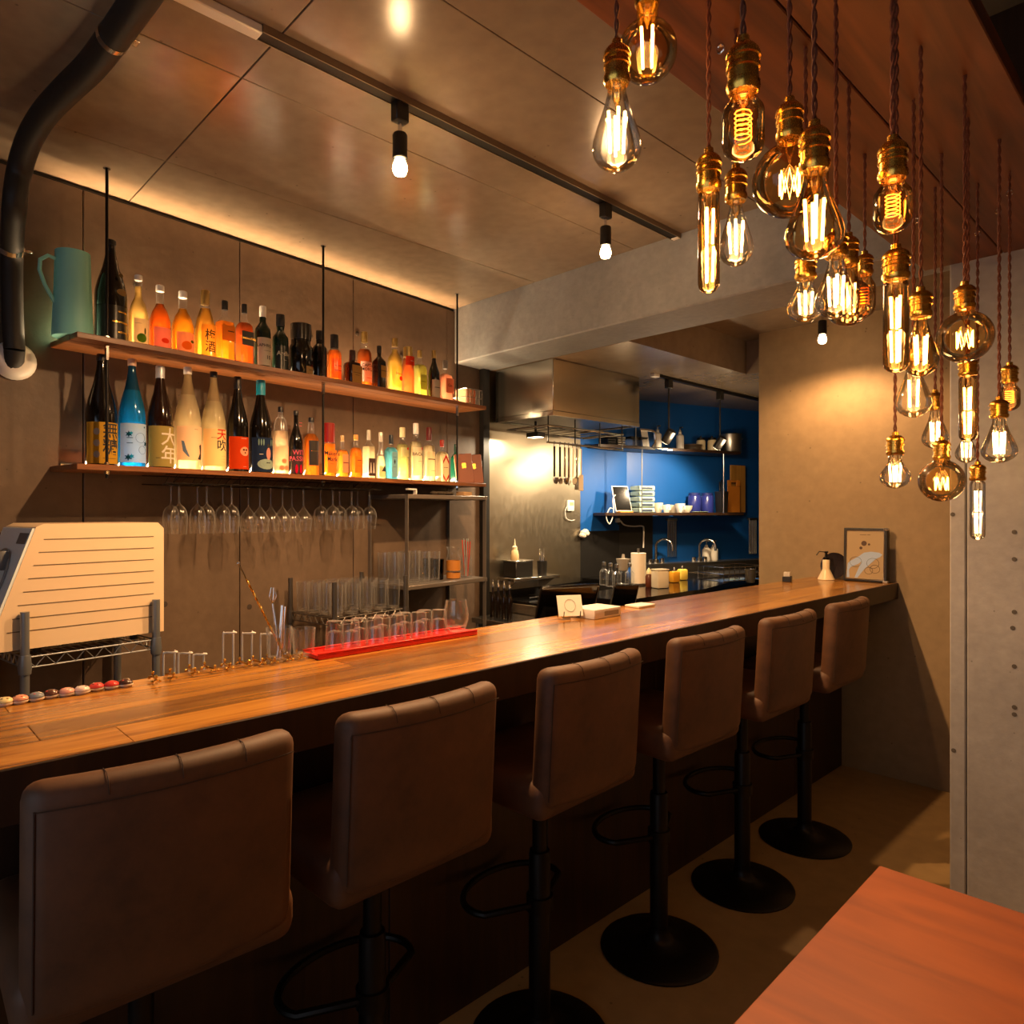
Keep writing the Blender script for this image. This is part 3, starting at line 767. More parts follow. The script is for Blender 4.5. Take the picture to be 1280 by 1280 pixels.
# ---- upper shelf
def lime(lo, R, H, fl):
    disc_on(lo, R, -.05, .14*H, .017, .017, paper('#4f7a2a')); disc_on(lo, R, .28, .235*H, .003, .013, paper('#3a4a1c'))
def orange_dot(c, w, h):
    return lambda lo, R, H, fl: disc_on(lo, R, .1, .17*H, w, h, paper(c))
def citrus(lo, R, H, fl):
    disc_on(lo, R, -.05, .16*H, .02, .017, paper('#e8862c')); disc_on(lo, R, .5, .23*H, .009, .006, paper('#5a6a22'))
def crest(lo, R, H, fl):
    disc_on(lo, R, .35, .49*H, .020, .012, paper('#b59a68')); disc_on(lo, R, .25, .66*H*.98, .008, .008, paper('#6a5a3c'))
bottle('up', 117, 160, 291, 423, 'sake', DK, capk, .05, 'tall black sake bottle with gold script beside the teal pitcher', dark=True, lab=(plain('#14100d', .3), .02, .36, 1.3), texts=[('━\n━━\n━', .10, .20, GLD, .42)], extras=crest, off=.11)
bottle('up', 160, 186, 337, 430, 'juice', liquid('#f6cf7a', .25), capw, .07, 'pale yellow citrus liqueur bottle with a green lime on its label', lab=(paper('#efe2d6'), .02, .40, .95, .1), texts=[('━━━', .025, .33, INK, -.4)], extras=lime, fill=.84)
bottle('up', 186, 214, 349, 434, 'juice', liquid('#f5711c', .15), capw, .09, 'deep orange juice liqueur bottle with a red dot on its pink label', lab=(paper('#f2b9a6'), .02, .36, 1.1, .1), extras=orange_dot('#e2542c', .015, .010), fill=.72)
bottle('up', 214, 243, 356.6, 439, 'juice', liquid('#f59a1f', .2), capw, .1, 'light orange liqueur bottle with a tangerine on its label', lab=(paper('#f3bf9e'), .02, .36, 1.1, .1), extras=citrus, fill=.73)
bottle('up', 242, 271, 356.6, 445, 'plum', liquid('#e8a53c', .4), capg, .2, 'golden plum wine bottle with black brush characters', lab=(liquid('#f0b24a', .3), .03, .50, .8), texts=[('梅\n酒', .17, .26, INK, .05)], fill=.74)
bottle('up', 268, 294, 369.5, 449.5, 'square', liquid('#d9791a', .45), capk, .14, 'amber whisky bottle with a slanted yellow label and navy cap', lab=(paper('#e9a43c'), .36, .60, .92), texts=[('━', .1, .5, INK, .3)], fill=.66)
bottle('up', 294, 317, 373, 453, 'square', liquid('#c4541a', .4), capk, .14, 'square amber whisky bottle with a slanted black label', lab=(plain('#1a1512', .4), .34, .56, .95), texts=[('BLACK LABEL', .045, .45, GLD)], fill=.7)
bottle('up', 318, 339, 374.5, 456, 'whisky', DKG, capw, .17, 'green glass whisky bottle with a white label and white cap', dark=True, lab=(paper('#e6dccb'), .08, .50, 1.25), texts=[('LAPHROAIG', .062, .38, INK, .1), ('10', .085, .2, INK, .2), ('━━━━', .03, .3, INK, .1)])
bottle('up', 340, 361, 385.7, 460.5, 'islay', DKG, capk, .2, 'dark green whisky bottle with silver script and black neck', dark=True, lab=(plain('#11150f', .3), .06, .46, 1.2), texts=[('Ardbeg', .1, .33, WHT, .1), ('━', .04, .22, WHT, .1)])
bottle('up', 360, 392, 398.6, 466, 'tin', DK, plain('#2c2722', .25), .30, 'wide black decanter with an oversized round stopper', dark=True, capr=1.05, lab=(paper('#a98a5e'), .06, .2, .5, .35), texts=[('━━', .06, .13, INK, .35)])
bottle('up', 389, 409.5, 405.8, 469, 'whisky', DK, capk, .18, 'plain black bottle half hidden by the middle rod', dark=True)
bottle('up', 409, 427, 411, 472.5, 'whisky', liquid('#d8691e', .3), capk, .28, 'orange bourbon bottle with a long black cap', lab=(liquid('#e2742a', .3), .1, .5, 1.1), texts=[('━━\n━━', .1, .3, INK, .1)], fill=.68)
bottle('up', 428, 453, 434, 478, 'flask', plain('#2a140a', .12), plain('#3a1810', .4), .30, 'squat dark liqueur bottle with a round cream label', dark=True, off=.16, lab=(paper('#b98d4e'), .05, .55, .8), texts=[('━━━━\n━━', .07, .3, INK)])
bottle('up', 446, 465, 407.5, 481, 'whisky', liquid('#b8561c', .4), capg, .18, 'spiced rum bottle with a white picture label and gold cap', off=.09, lab=(paper('#e9d8c8'), .14, .48, 1.2), texts=[('CAPTAIN\nMORGAN', .07, .38, INK, .1), ('━━', .06, .2, RED, .1)], fill=.7)
bottle('up', 465, 483, 426, 483.5, 'square', plain('#1c0f08', .15), capk, .16, 'dark coffee liqueur bottle with a square yellow label', dark=True, lab=(paper('#c9a15a'), .3, .56, .6, .2), texts=[('━━', .09, .44, INK, .2)])
bottle('up', 484, 503, 416.7, 486.7, 'whisky', liquid('#eec35a', .45), capg, .14, 'clear golden rum bottle with a round red label', lab=(liquid('#f0c868', .4), .12, .5, 1.1), texts=[('Havana', .07, .36, RED, .2)], extras=lambda lo, R, H, fl: disc_on(lo, R, .25, .28*H, .013, .012, RED), fill=.8)
bottle('up', 502, 518, 427.7, 490, 'milk', liquid('#ef7a3a', .3), capg, .2, 'coral orange liqueur bottle with a tapering red neck', lab=(paper('#e2482c'), .62, .80, 1.1), texts=[('━', .08, .7, WHT)], fill=.76)
bottle('up', 515, 534, 431, 493, 'square', liquid('#d5cc5a', .4), capg, .14, 'yellow green herbal liqueur bottle', lab=(liquid('#d9d27a', .4), .2, .5, .8), texts=[('━', .12, .35, plain('#7d7a2c'))], fill=.7, off=.10)
bottle('up', 535, 550, 432, 494.4, 'wine', DK, capg, .16, 'black coffee rum bottle with a white oval label', dark=True, off=.15, lab=(paper('#e3d8c4'), .05, .40, 1.1), texts=[('━━', .09, .24, INK, .1)])
bottle('up', 546, 567, 447, 499, 'flask', liquid('#f2a07c', .25), plain('#8a8580', .3, .5), .2, 'pink gin bottle with dark lettering on the glass', off=.16, lab=(liquid('#f4a988', .3), .2, .55, .85), texts=[('Gin', .1, .38, INK)], fill=.68)
# ---- lower shelf
GOLDP = paper('#d9a63a')
bottle('lo', 106, 147.5, 441, 581, 'sake', DK, capk, .06, 'large black sake bottle with a gold label and bold black characters', dark=True, lab=(GOLDP, .02, .385, 1.45), texts=[('無\n糖', .155, .235, INK, .3), ('━━━━━', .024, .065, INK, .2)], extras=lambda lo, R, H, fl: [disc_on(lo, R, -.65, z*H, .010, .012, paper('#b8b0a8')) for z in (.1, .2, .3)])
def flowers(lo, R, H, fl):
    tq, dk = paper('#2a9dc0'), paper('#1c4a56')
    for a, z, m_, s in ((-.62, .30, dk, .013), (-.45, .31, tq, .008), (-.66, .09, dk, .014), (-.42, .10, tq, .010), (.78, .22, dk, .013), (.62, .37, dk, .005)):
        disc_on(lo, R, a, z*H, s, s, m_, poly=[(s*(1 if i % 2 else .45)*cos(2*pi*i/12), s*(1 if i % 2 else .45)*sin(2*pi*i/12)) for i in range(12)])
    for a, z, s in ((.25, .27, .018), (.42, .16, .015)):
        mb = MB().tube([((R+.001)*cos(a+s*cos(q)/R), (R+.001)*sin(a+s*cos(q)/R), z*H+s*sin(q)) for q in [2*pi*i/16 for i in range(16)]], .0006, 4, True)
        mb.build('line_drawing', paper('#6a8a92'), lo)
bottle('lo', 147, 183, 448, 584, 'sake', liquid('#0b7fd0', .3), plain('#d8b8a4', .4), .065, 'large bright blue sake bottle with a pale floral label', lab=(paper('#bfd6dc'), .045, .40, 1.35), texts=[('━\n━', .05, .24, plain('#4a6a74'), -.55)], extras=flowers, fill=.71, neck=liquid('#0a4a78', .3))
bottle('lo', 183, 217.5, 454, 583, 'sake', BRN, plain('#c3ccd8', .35, .4), .12, 'large dark brown sake bottle with a silver cap and white characters on gold green', dark=True, lab=(paper('#b3a15c'), .02, .41, 1.45), texts=[('大\n年', .18, .21, WHT, .35), ('━', .035, .1, INK, -.6)])
def slash(lo, R, H, fl):
    disc_on(lo, R, -.6, .2*H, 0, 0, paper('#6b86a8'), poly=[(-.016, .032), (-.006, .03), (.002, 0), (.014, -.03), (.008, -.03), (-.01, -.008)])
    disc_on(lo, R, .55, .17*H, 0, 0, INK, poly=[(-.004, .028), (.008, .034), (.008, -.02), (.004, -.028), (-.012, -.026), (.0, -.02), (.002, .02)])
bottle('lo', 217, 252.5, 458, 587, 'sake', liquid('#f3d9a2', .18), capw, .07, 'large frosted pale sake bottle with a brushstroke on its blush label', lab=(paper('#efcdae'), .09, .42, 1.35), texts=[('━━', .02, .39, INK, .2)], extras=slash, fill=.73, neck=liquid('#d2b27c', .25))
bottle('lo', 251, 283, 463, 588, 'sake', liquid('#f0d79c', .18), capk, .06, 'large frosted pale sake bottle with red and black characters and black cap', lab=(paper('#efcf98'), .05, .42, 1.4), texts=[('天', .12, .36, RED, .25), ('吹', .12, .25, INK, .25), ('━━━', .022, .33, INK, -.4), ('. . . . .\n. . . . .\n. . . . .', .03, .13, INK, .5)], fill=.70, neck=liquid('#d2b27c', .25))
def owl_face(lo, R, H, fl):
    disc_on(lo, R, .2, .22*H, .021, .019, paper('#f2b48a'))
    for a in (.06, .34): disc_on(lo, R, a, .235*H, .005, .004, paper('#5a2415'), k=.002)
    disc_on(lo, R, .2, .205*H, .003, .004, paper('#5a2415'), k=.002)
bottle('lo', 283, 311, 470, 590, 'sake', DK, capk, .13, 'black wine shaped bottle with a red orange label and a cut fruit drawing', dark=True, lab=(paper('#e0481c'), .035, .37, 1.4), texts=[('━━━', .022, .35, WHT, .1), ('━━', .02, .06, WHT, .2)], extras=owl_face)
def penguin(lo, R, H, fl):
    disc_on(lo, R, 0, .1*H, .04, .022, paper('#a9c2b4')); disc_on(lo, R, .15, .21*H, .011, .026, paper('#e8a596'), k=.0016); disc_on(lo, R, .13, .295*H, .007, .008, INK, k=.002)
    for a in (.02, .22): disc_on(lo, R, a, .115*H, .005, .002, INK, k=.002)
    for a in (-.7, -.5, -.3, .45, .7): disc_on(lo, R, a, .33*H, .0028, .014, paper('#8fb0a4'), k=.0014)
bottle('lo', 311, 341, 473, 590, 'sake', DK, plain('#1693b4', .35), .16, 'black bottle with a teal capsule and a bird in a night scene on its label', dark=True, lab=(paper('#2b3a58'), .02, .38, 1.4), texts=[('━', .04, .2, WHT, -.5)], extras=penguin)
def roses(lo, R, H, fl):
    for a, z in ((-.4, .1), (.25, .1), (-.1, .2)): disc_on(lo, R, a, z*H, .011, .011, paper('#f08a6a'))
bottle('lo', 340.6, 361, 507, 592, 'milk', liquid('#f2cfa8', .45), capk, .08, 'clear bottle with pink flowers on its label and a black cap', lab=(liquid('#f1b196', .3), .06, .42, 1.3), extras=roses, fill=.64)
bottle('lo', 361, 379, 510, 591, 'wine', DK, capk, .07, 'slim black bottle with hot pink lettering', dark=True, lab=(plain('#2a0a10', .4), .03, .40, 1.3), texts=[('WITH\nPASSION', .10, .30, paper('#f06a86'), .15), ('━\n━', .05, .78, paper('#f06a86'), .1)], extras=lambda lo, R, H, fl: [disc_on(lo, R, a, .1*H, .006, .07*H, paper('#e0143c')) for a in (-.5, .15)])
bottle('lo', 379, 399, 519.5, 593, 'whisky', liquid('#c86a1c', .4), capk, .08, 'amber whisky bottle with a black banded label and small black cap', lab=(plain('#20140c', .4), .18, .60, .9), texts=[('━━━━', .035, .42, GLD)], fill=.72, clear=.4)
bottle('lo', 402, 420, 527.6, 595, 'jug', liquid('#e07a1a', .4), plain('#8c1a10', .3), .36, 'square bourbon bottle with a red wax neck', lab=(paper('#f09a3c'), .08, .50, .95), texts=[("Maker's\nMark", .11, .38, INK), ('━━', .04, .24, INK)], fill=.62)
bottle('lo', 420, 436, 542.5, 595.5, 'flask', liquid('#e8892a', .35), plain('#c8a878', .2), .14, 'small orange decanter with a square pink label', lab=(paper('#f2b07c'), .12, .55, .7), texts=[('━', .14, .34, INK)], fill=.66)
bottle('lo', 437, 452.7, 541.4, 596, 'whisky', liquid('#e2761c', .35), plain('#d89a4c', .3), .12, 'small round shouldered orange whisky bottle', lab=(paper('#eb9030'), .12, .5, .8), texts=[('━', .12, .4, INK), ('━━━━', .035, .28, INK)], fill=.7)
bottle('lo', 453, 469, 535.5, 596.8, 'square', liquid('#f1dcae', .5), plain('#c9c2b4', .25, .4), .2, 'clear square gin bottle with a dark label showing two white shapes', lab=(plain('#3a2018', .5), .06, .42, .85), extras=lambda lo, R, H, fl: [MB().prism([(y-.006, .12*H), (y+.006, .12*H), (y+.0015, .33*H), (y-.0015, .33*H)], 'x', fl, fl+.0004).build('motif', WHT, lo, False) for y in (-.008, .01)], fill=.66)
bottle('lo', 470, 482, 537.7, 597, 'cone', liquid('#eed9b0', .5), plain('#c9c2b4', .25, .4), .2, 'slim clear gin bottle with a small dark motif', lab=(paper('#c8b48a'), .04, .28, 1.0), texts=[('▲', .16, .22, INK, .2)], fill=.5)
bottle('lo', 480, 497.5, 542, 598, 'square', liquid('#5fb6cc', .4), plain('#14202c', .4), .2, 'pale blue gin bottle with a black cap', lab=(paper('#9cc4c8'), .06, .62, .62), texts=[('━━', .05, .5, INK), ('━━', .04, .28, INK)], extras=lambda lo, R, H, fl: MB().prism([(-.005, .40*H), (0, .34*H), (.005, .40*H), (0, .46*H)], 'x', fl, fl+.0004).build('motif', INK, lo, False), off=.15, fill=.72)
bottle('lo', 495, 511, 532, 599, 'whisky', liquid('#cfc77a', .5), plain('#d6cfa4', .3), .18, 'pale green gin bottle with a red seal and ribbed neck', lab=(paper('#d8d2a0'), .45, .62, 1.0), extras=lambda lo, R, H, fl: disc_on(lo, R, .25, .6*H, .007, .007, RED, k=.002), off=.095, fill=.68)
bottle('lo', 511.5, 528, 528, 600.5, 'whisky', liquid('#efdcae', .5), capw, .18, 'clear white rum bottle with a tall white cap', lab=(paper('#efe2c8'), .1, .58, 1.2), texts=[('BACARDI', .08, .46, INK, .15), ('━━━━', .03, .34, INK, .15)], extras=lambda lo, R, H, fl: disc_on(lo, R, .45, .56*H, .007, .008, RED, k=.002), fill=.68)
bottle('lo', 528.5, 544, 532.7, 601, 'whisky', liquid('#ecd6a8', .5), plain('#5a1a1c', .35), .24, 'clear rum bottle with a dark red cap and sailing motif', lab=(paper('#efe0c2'), .1, .55, 1.2), texts=[('━━', .12, .4, INK, .15), ('━━━━', .03, .2, INK, .15)], fill=.66)
bottle('lo', 544, 561, 548.6, 601.6, 'square', liquid('#e9d3a6', .5), plain('#9c2a20', .35), .16, 'clear gin bottle with a red bordered diamond label', lab=(paper('#f0dcc0'), .06, .58, .8), texts=[('━━', .075, .34, INK)], extras=lambda lo, R, H, fl: [MB().prism(q, 'x', fl, fl+.0005).build('red_border', RED, lo, False) for q in ([(-.8*R, .42*H), (0, .58*H), (.8*R, .42*H), (.8*R, .49*H), (0, .65*H), (-.8*R, .49*H)], [(-.8*R, .2*H), (0, .04*H), (.8*R, .2*H), (.8*R, .13*H), (0, -.02*H+.004), (-.8*R, .13*H)])], off=.14, fill=.72)
bottle('lo', 563, 576, 553, 602, 'square', plain('#0f4a3a', .15), plain('#0c2f28', .3), .2, 'dark green gift bottle standing beside the brown menus', dark=True, off=.10)
# teal pitcher
x, y, d = onwall(91, .13)
pt = thing('pitcher', 'matte teal enamel pitcher at the end of the upper shelf', 'pitcher', (x, y, SZ['up']), WA)
H = .295; TEAL = plain('#86d0c8', .5)
MB().lathe([(.062, 0), (.063, .004), (.056, .18), (.053, H), (.050, H), (.052, .18), (.058, .01), (.0, .008)], 32, cap1=False).build('body', TEAL, pt)
MB().tube([(0, -.050, H-.035), (0, -.075, H-.03), (0, -.098, H-.05), (0, -.10, H-.085), (0, -.085, H-.13), (0, -.066, H-.165), (0, -.055, H-.185)], .0065, 8).build('handle', TEAL, pt)
# basket of sachets on the upper shelf
x, y, d = onwall(585, .13)
bk = thing('wire_basket', 'small chrome wire basket at the kitchen end of the upper shelf', 'basket', (x, y, SZ['up']), WA)
wb = MB()
for z in (.004, .05, .098): wb.tube([(-.05, -.065, z), (.05, -.065, z), (.05, .065, z), (-.05, .065, z)], .0016, 5, True)
for k in range(6):
    yy = -.065+.026*k; wb.tube([(-.05, yy, .098), (-.05, yy, .004), (.05, yy, .004), (.05, yy, .098)], .0013, 5)
wb.build('wire_frame', M['chrome'], bk)
for k in range(6):
    c = ('#e8b48c', '#f0d0a8', '#f2c49c', '#e89c74', '#b8b4b0', '#c8c4c0')[k]
    o = MB().rbox(-.042, .042, -.0085, .0085, 0, .092, .003, 1).build('sachet_box', paper(c), None, loc=(x+WT[0]*(-.053+.0208*k), y+WT[1]*(-.053+.0208*k), SZ['up']+.0056), rz=WA)
    tag(o, ('orange', 'cream', 'peach', 'coral', 'silver', 'pale grey')[k] + ' slim packet standing in the wire basket', 'packet', 'packets in the wire basket')
# two brown menu books leaning at the end of the lower shelf
for k, px in enumerate((582, 594)):
    x, y, d = onwall(px, .17)
    o = thing('menu_book', ('brown leather menu book beside the dark green bottle', 'brown leather menu book at the kitchen end of the lower shelf')[k], 'book', (x, y, SZ['lo']), WA, 'menu books on the lower shelf')
    for nm, b, mt in (('cover', (-.007, .007, -.05, .05, 0, .168), plain('#7a3a1a', .5)), ('pages', (-.005, .005, -.0515, .048, .003, .165), paper('#e8c79a'))):
        m_ = MB().rbox(*b, .002, 1).build(nm, mt, o); m_.rotation_euler = (radians(5), radians(-6), radians(-38))
    m_ = MB().box(.0072, .0077, -.012, .012, .085, .115).build('emblem', M['gold'], o, False); m_.rotation_euler = (radians(5), radians(-6), radians(-38))

# ================================================================== BLACK INSULATED PIPE
pi_ = thing('insulated_pipe', 'thick black insulated pipe bending from the ceiling down the wall', 'pipe')
rp = .034
pw = lambda px, py, off: (*onwall(px, off)[:2], zof(py, onwall(px, off)[2]))
path = [(1.25, .54, ZC-.05), (-.2, .52, ZC-.05), (-1.05, .505, ZC-.05), onz(215, -60, ZC-.05), onz(168, 10, ZC-.05), onz(118, 78, ZC-.05), onz(84, 112, ZC-.053), onz(56, 142, ZC-.065), onz(36, 176, ZC-.10), onz(24, 215, ZC-.165), onz(18, 260, ZC-.27)]
path += [pw(px, py, o) for px, py, o in ((15, 312, .085), (15, 360, .055), (16, 400, .048), (18, 437, .045))]
from mathutils import Vector
def smooth_path(P, k=6):
    P = [Vector(p) for p in P]; P = [P[0]*2-P[1]] + P + [P[-1]*2-P[-2]]; out = []
    for i in range(1, len(P)-2):
        for j in range(k):
            t = j/k; a, b, c, d = P[i-1:i+3]
            out.append(tuple(.5*((2*b)+(c-a)*t+(2*a-5*b+4*c-d)*t*t+(3*b-a-3*c+d)*t**3)))
    return out + [tuple(P[-2])]
sp = smooth_path(path)
MB().tube(sp, .036, 20, r1=.031).build('insulation', M['rubber'], pi_)
e = path[-1]; xw, yw = wpt(wcoord(e[0], e[1])[0], 0)
cp = MB().lathe([(.066, 0), (.066, .006), (.056, .03), (.036, .045)], 26).build('wall_flange', M['white'], pi_)
cp.location = (xw+WT[0]*.012, yw+WT[1]*.012, e[2]-.03); cp.rotation_euler = (0, pi/2, WA)
MB().tube([e, (e[0]-.01*WN[0], e[1], e[2]-.03), (xw+.02*WN[0], yw+.02*WN[1], e[2]-.045)], rp*.9, 18).build('pipe_end', M['rubber'], pi_)
def clamp(i, tab):
    p, q = Vector(sp[i]), Vector(sp[i+1]); d = (q-p).normalized()
    b = MB().tube([tuple(p-d*.009), tuple(p+d*.009)], rp+.0025, 20)
    t = Vector(tab)
    b.rbox(*[v for a in zip(p+t*(rp+.012)-Vector((.012, .012, .004)), p+t*(rp+.012)+Vector((.012, .012, .004))) for v in a], .002, 1)
    b.build('pipe_clamp', M['chrome'], pi_)
clamp(27, (.2, .9, .1)); clamp(66, (0.1, .95, 0))

# ================================================================== HANGING GLASS RACK
SL_ = SZ['lo']-.02
ra = wcoord(*onwall(203, .2)[:2])[0]; rb = wcoord(*onwall(473, .2)[:2])[0]
gr = thing('stemware_rack', 'black wire stemware rack under the lower bottle shelf', 'rack', (WX0, 0, SL_), WA)
mb = MB()
for o in (.03, .225): mb.tube([(o, ra, -.002), (o, rb, -.002)], .002, 5).tube([(o, ra, -.036), (o, rb, -.036)], .0024, 5)
mb.build('frame', M['blackmetal'], gr)
STEM = [(213.8, 0, .075), (224, 0, .165), (247, 0, .075), (258.6, 0, .165), (278.6, 0, .075), (289.7, 0, .165),
        (310.5, 1, .075), (325, 1, .17), (338.6, 1, .075), (353, 1, .17), (365, 1, .075), (379.4, 1, .17),
        (401, 2, .075), (416, 2, .165), (424.7, 2, .075), (439.7, 2, .165), (447, 2, .075), (462, 2, .165)]
for px, k, o in STEM:
    s = wcoord(*onwall(px, o)[:2])[0]
    for ds in (-.013, .013):
        MB().tube([(o-.045, s+ds, -.036), (o+.045, s+ds, -.036)], .0019, 5).tube([(o-.03, s+ds, -.036), (o+.03, s+ds*1.6, -.002)], .0013, 4).build('rail', M['blackmetal'], gr)
GP = [ # upside-down stemware, z measured down from the foot
  [(.030, 0), (.031, -.002), (.006, -.006), (.0035, -.02), (.0033, -.075), (.006, -.084), (.018, -.093), (.027, -.108), (.0300, -.13), (.0290, -.165), (.0265, -.198), (.0255, -.198)],
  [(.032, 0), (.033, -.002), (.006, -.006), (.0033, -.02), (.0032, -.088), (.008, -.096), (.024, -.118), (.0385, -.142), (.0385, -.146), (.035, -.172), (.032, -.198), (.031, -.198)],
  [(.032, 0), (.033, -.002), (.006, -.006), (.0038, -.02), (.0036, -.078), (.008, -.085), (.022, -.094), (.032, -.112), (.0345, -.135), (.032, -.165), (.027, -.196), (.026, -.196)]]
GL = [['flute shaped wine glass hanging near the white appliance', 'flute wine glass'], ['angular wide wine glass hanging in the middle of the rack', ''], ['rounded wine glass hanging at the kitchen end of the rack', '']]
ORD = ['first', 'second', 'third', 'fourth', 'fifth', 'sixth', 'seventh', 'eighth', 'ninth', 'tenth']
for gi, (px, k, o) in enumerate(STEM):
    x, y, d = onwall(px, o)
    g = thing('wine_glass', ORD[gi % 6] + (' slim tulip wine glass hanging in the rack, counted from the white appliance', ' angular wine glass hanging in the rack, counted from the slim tulip ones', ' round bowled wine glass hanging in the rack, counted from the angular ones')[k], 'wine glass', (x, y, SL_-.0315), WA, 'wine glasses hanging from the rack')
    p = GP[k]
    MB().lathe([(r, z) for r, z in p[:5]], 18, cap1=False).build('foot_and_stem', M['glass'], g)
    MB().lathe([(r, z) for r, z in p[4:]], 20, cap0=False, cap1=False).build('bowl', M['glass'], g)

# ================================================================== WIRE RACKS
def wire_shelf(mb, x0, x1, y0, y1, z, h=.032, r=.0028, n=7):
    for zz in (z, z-h): mb.tube([(x0, y0, zz), (x1, y0, zz), (x1, y1, zz), (x0, y1, zz)], r, 6, True)
    for (ax, ay, bx, by) in ((x1, y0, x1, y1), (x0, y0, x0, y1), (x0, y0, x1, y0), (x0, y1, x1, y1)):
        pts = [(ax+(bx-ax)*i/(2*n), ay+(by-ay)*i/(2*n), z-h if i % 2 else z) for i in range(2*n+1)]
        mb.tube(pts, r*.8, 5)
    k = int((y1-y0)/.025)
    for i in range(1, k): mb.tube([(x0, y0+(y1-y0)*i/k, z), (x1, y0+(y1-y0)*i/k, z)], .0016, 4)
    return mb
def wire_rack(name, label, sA, sB, oA, oB, zs, ztop, mat, rpost=.0125):
    t = thing(name, label, 'rack', (WX0, 0, 0), WA)
    for o in (oA, oB):
        for s in (sA, sB):
            MB().cyl((o, s, 0), (o, s, ztop), rpost, 14).build('post', mat, t)
            for z in zs: MB().lathe([(rpost+.004, z-.05), (rpost+.006, z-.03), (rpost+.003, z+.008)], 14, (o, s, 0)).build('collar', mat, t)
    for z in zs: wire_shelf(MB(), oA+rpost*.2, oB-rpost*.2, sA, sB, z).build('wire_shelf', mat, t)
    return t
# rack under the white appliance
W1 = wcoord(*onx(31, -2.555)[:2]); W2 = wcoord(*onx(204, -2.555)[:2])
AZ = 0.975
wire_rack('wire_rack', 'grey steel wire rack carrying the white appliance', W1[0], W2[0], .03, W1[1], (AZ, .5), 1.115, M['greypost'])
# the appliance: trapezoid body with a grooved side and a control face
ap = thing('dishwasher', 'white boxy kitchen appliance with a grooved side on the wire rack', 'appliance', (WX0, 0, AZ+.003), WA)
aO = W1[1]-.018; y1_ = W2[0]+.035
yt, yb = W1[0]+.035, W1[0]-.095
WARM_LIT_WHITE = plain('#ead0ac', .35)  # white shell tinted peach, the warm light put into its colour
prof_ = [(yb, .02), (y1_, .02), (y1_, .385), (y1_-.02, .405), (yt+.02, .405), (yt, .395)]
MB().prism(prof_, 'x', .045, aO).build('body', WARM_LIT_WHITE, ap)
for k in range(8):
    zz = .355-.040*k
    f_ = max(0, (.395-zz)/.375); ys = yt+(yb-yt)*f_+.035
    MB().box(aO, aO+.0012, ys, y1_-.035, zz, zz+.0026).build('side_groove', plain('#6d5a44', .6), ap, False)
def slant(u, v, k):  # u across the depth, v up the slanted face
    return (u, yt+(yb-yt)*(1-v)-k, .02+.375*v)
def slab(u0, u1, v0, v1, k): return [slant(u0, v0, k), slant(u1, v0, k), slant(u1, v1, k), slant(u0, v1, k)]
def face(u0, u1, v0, v1, k, name, mat):
    a, b = slab(u0, u1, v0, v1, 0), slab(u0, u1, v0, v1, k)
    return MB().add(a+b, [(0, 1, 2, 3), (4, 7, 6, 5), (0, 4, 5, 1), (1, 5, 6, 2), (2, 6, 7, 3), (3, 7, 4, 0)]).build(name, mat, ap, False)
door = face(.05, aO-.002, .03, .99, .008, 'front_door', plain('#e6f2f5', .3))
face(aO-.09, aO-.012, .86, .95, .0095, 'maker_plate', plain('#5a5f66', .4))
c0 = slant(aO-.15, .55, .012)
ring = MB().tube([(c0[0]+.085*cos(a), yt+(yb-yt)*(1-(.55+.26*sin(a)))-.012, .02+.375*(.55+.26*sin(a))) for a in [2*pi*i/28 for i in range(28)]], .004, 6, True).build('door_ring', plain('#9aa3aa', .3, .5), ap)
for u, v in ((aO-.10, .72), (aO-.13, .50), (aO-.2, .62)):
    q = slant(u, v, .0); MB().rbox(q[0]-.014, q[0]+.014, q[1]-.035, q[1]-.008, q[2]-.03, q[2]+.03, .005, 2).build('control_knob', plain('#6b7076', .35), ap)
for o in (.07, aO-.04):
    for s in (W1[0]+.05, W2[0]-.05): MB().lathe([(.012, 0), (.012, .021)], 12, (o, s, 0)).build('foot', M['rubber'], ap)

# rack with tumblers
TZ = .965
G0 = wcoord(*ony(418, 1.5)[:2]); G1 = wcoord(*onwall(507, G0[1])[:2])
oB = G0[1]; oA = max(.03, oB-.32)
wire_rack('glass_rack', 'dark steel wire rack holding rows of clear tumblers', G0[0], G1[0], oA, oB, (TZ, .55), TZ+.155, M['darkpost'], .0105)
def tumbler_mesh(h, r0, r1, n=18):
    return MB().lathe([(.001, .004), (r0*.85, .004), (r0*.95, 0), (r0, .004), (r1, h), (r1-.002, h), (r0-.002, .012), (.001, .010)], n, cap0=False, cap1=False)
def glasses(name, label, group, h, r0, r1, spots, ns, row, cnt):
    src = None
    for gi, (x, y, z) in enumerate(spots):
        if src is None:
            src = tumbler_mesh(h, r0, r1).build(name, M['glass'], None, True, (x, y, z)); o = src
        else:
            o = src.copy(); COL.objects.link(o); o.location = (x, y, z)
        tag(o, label % (row[gi//ns], ORD[gi % ns]), 'glass', group)
n_s, n_o = 5, 4
glasses('tumbler', 'clear tumbler on the dark wire rack, %s row, %s from the bar spoon', 'tumblers on the wire rack', .135, .027, .031,
        [(*wpt(G0[0]+.04+(G1[0]-G0[0]-.08)*i/(n_s-1), oA+.04+(oB-oA-.08)*j/(n_o-1)), TZ+.0028) for j in range(n_o) for i in range(n_s)], n_s, ['wall side', 'second from wall', 'third from wall', 'counter side'], 0)

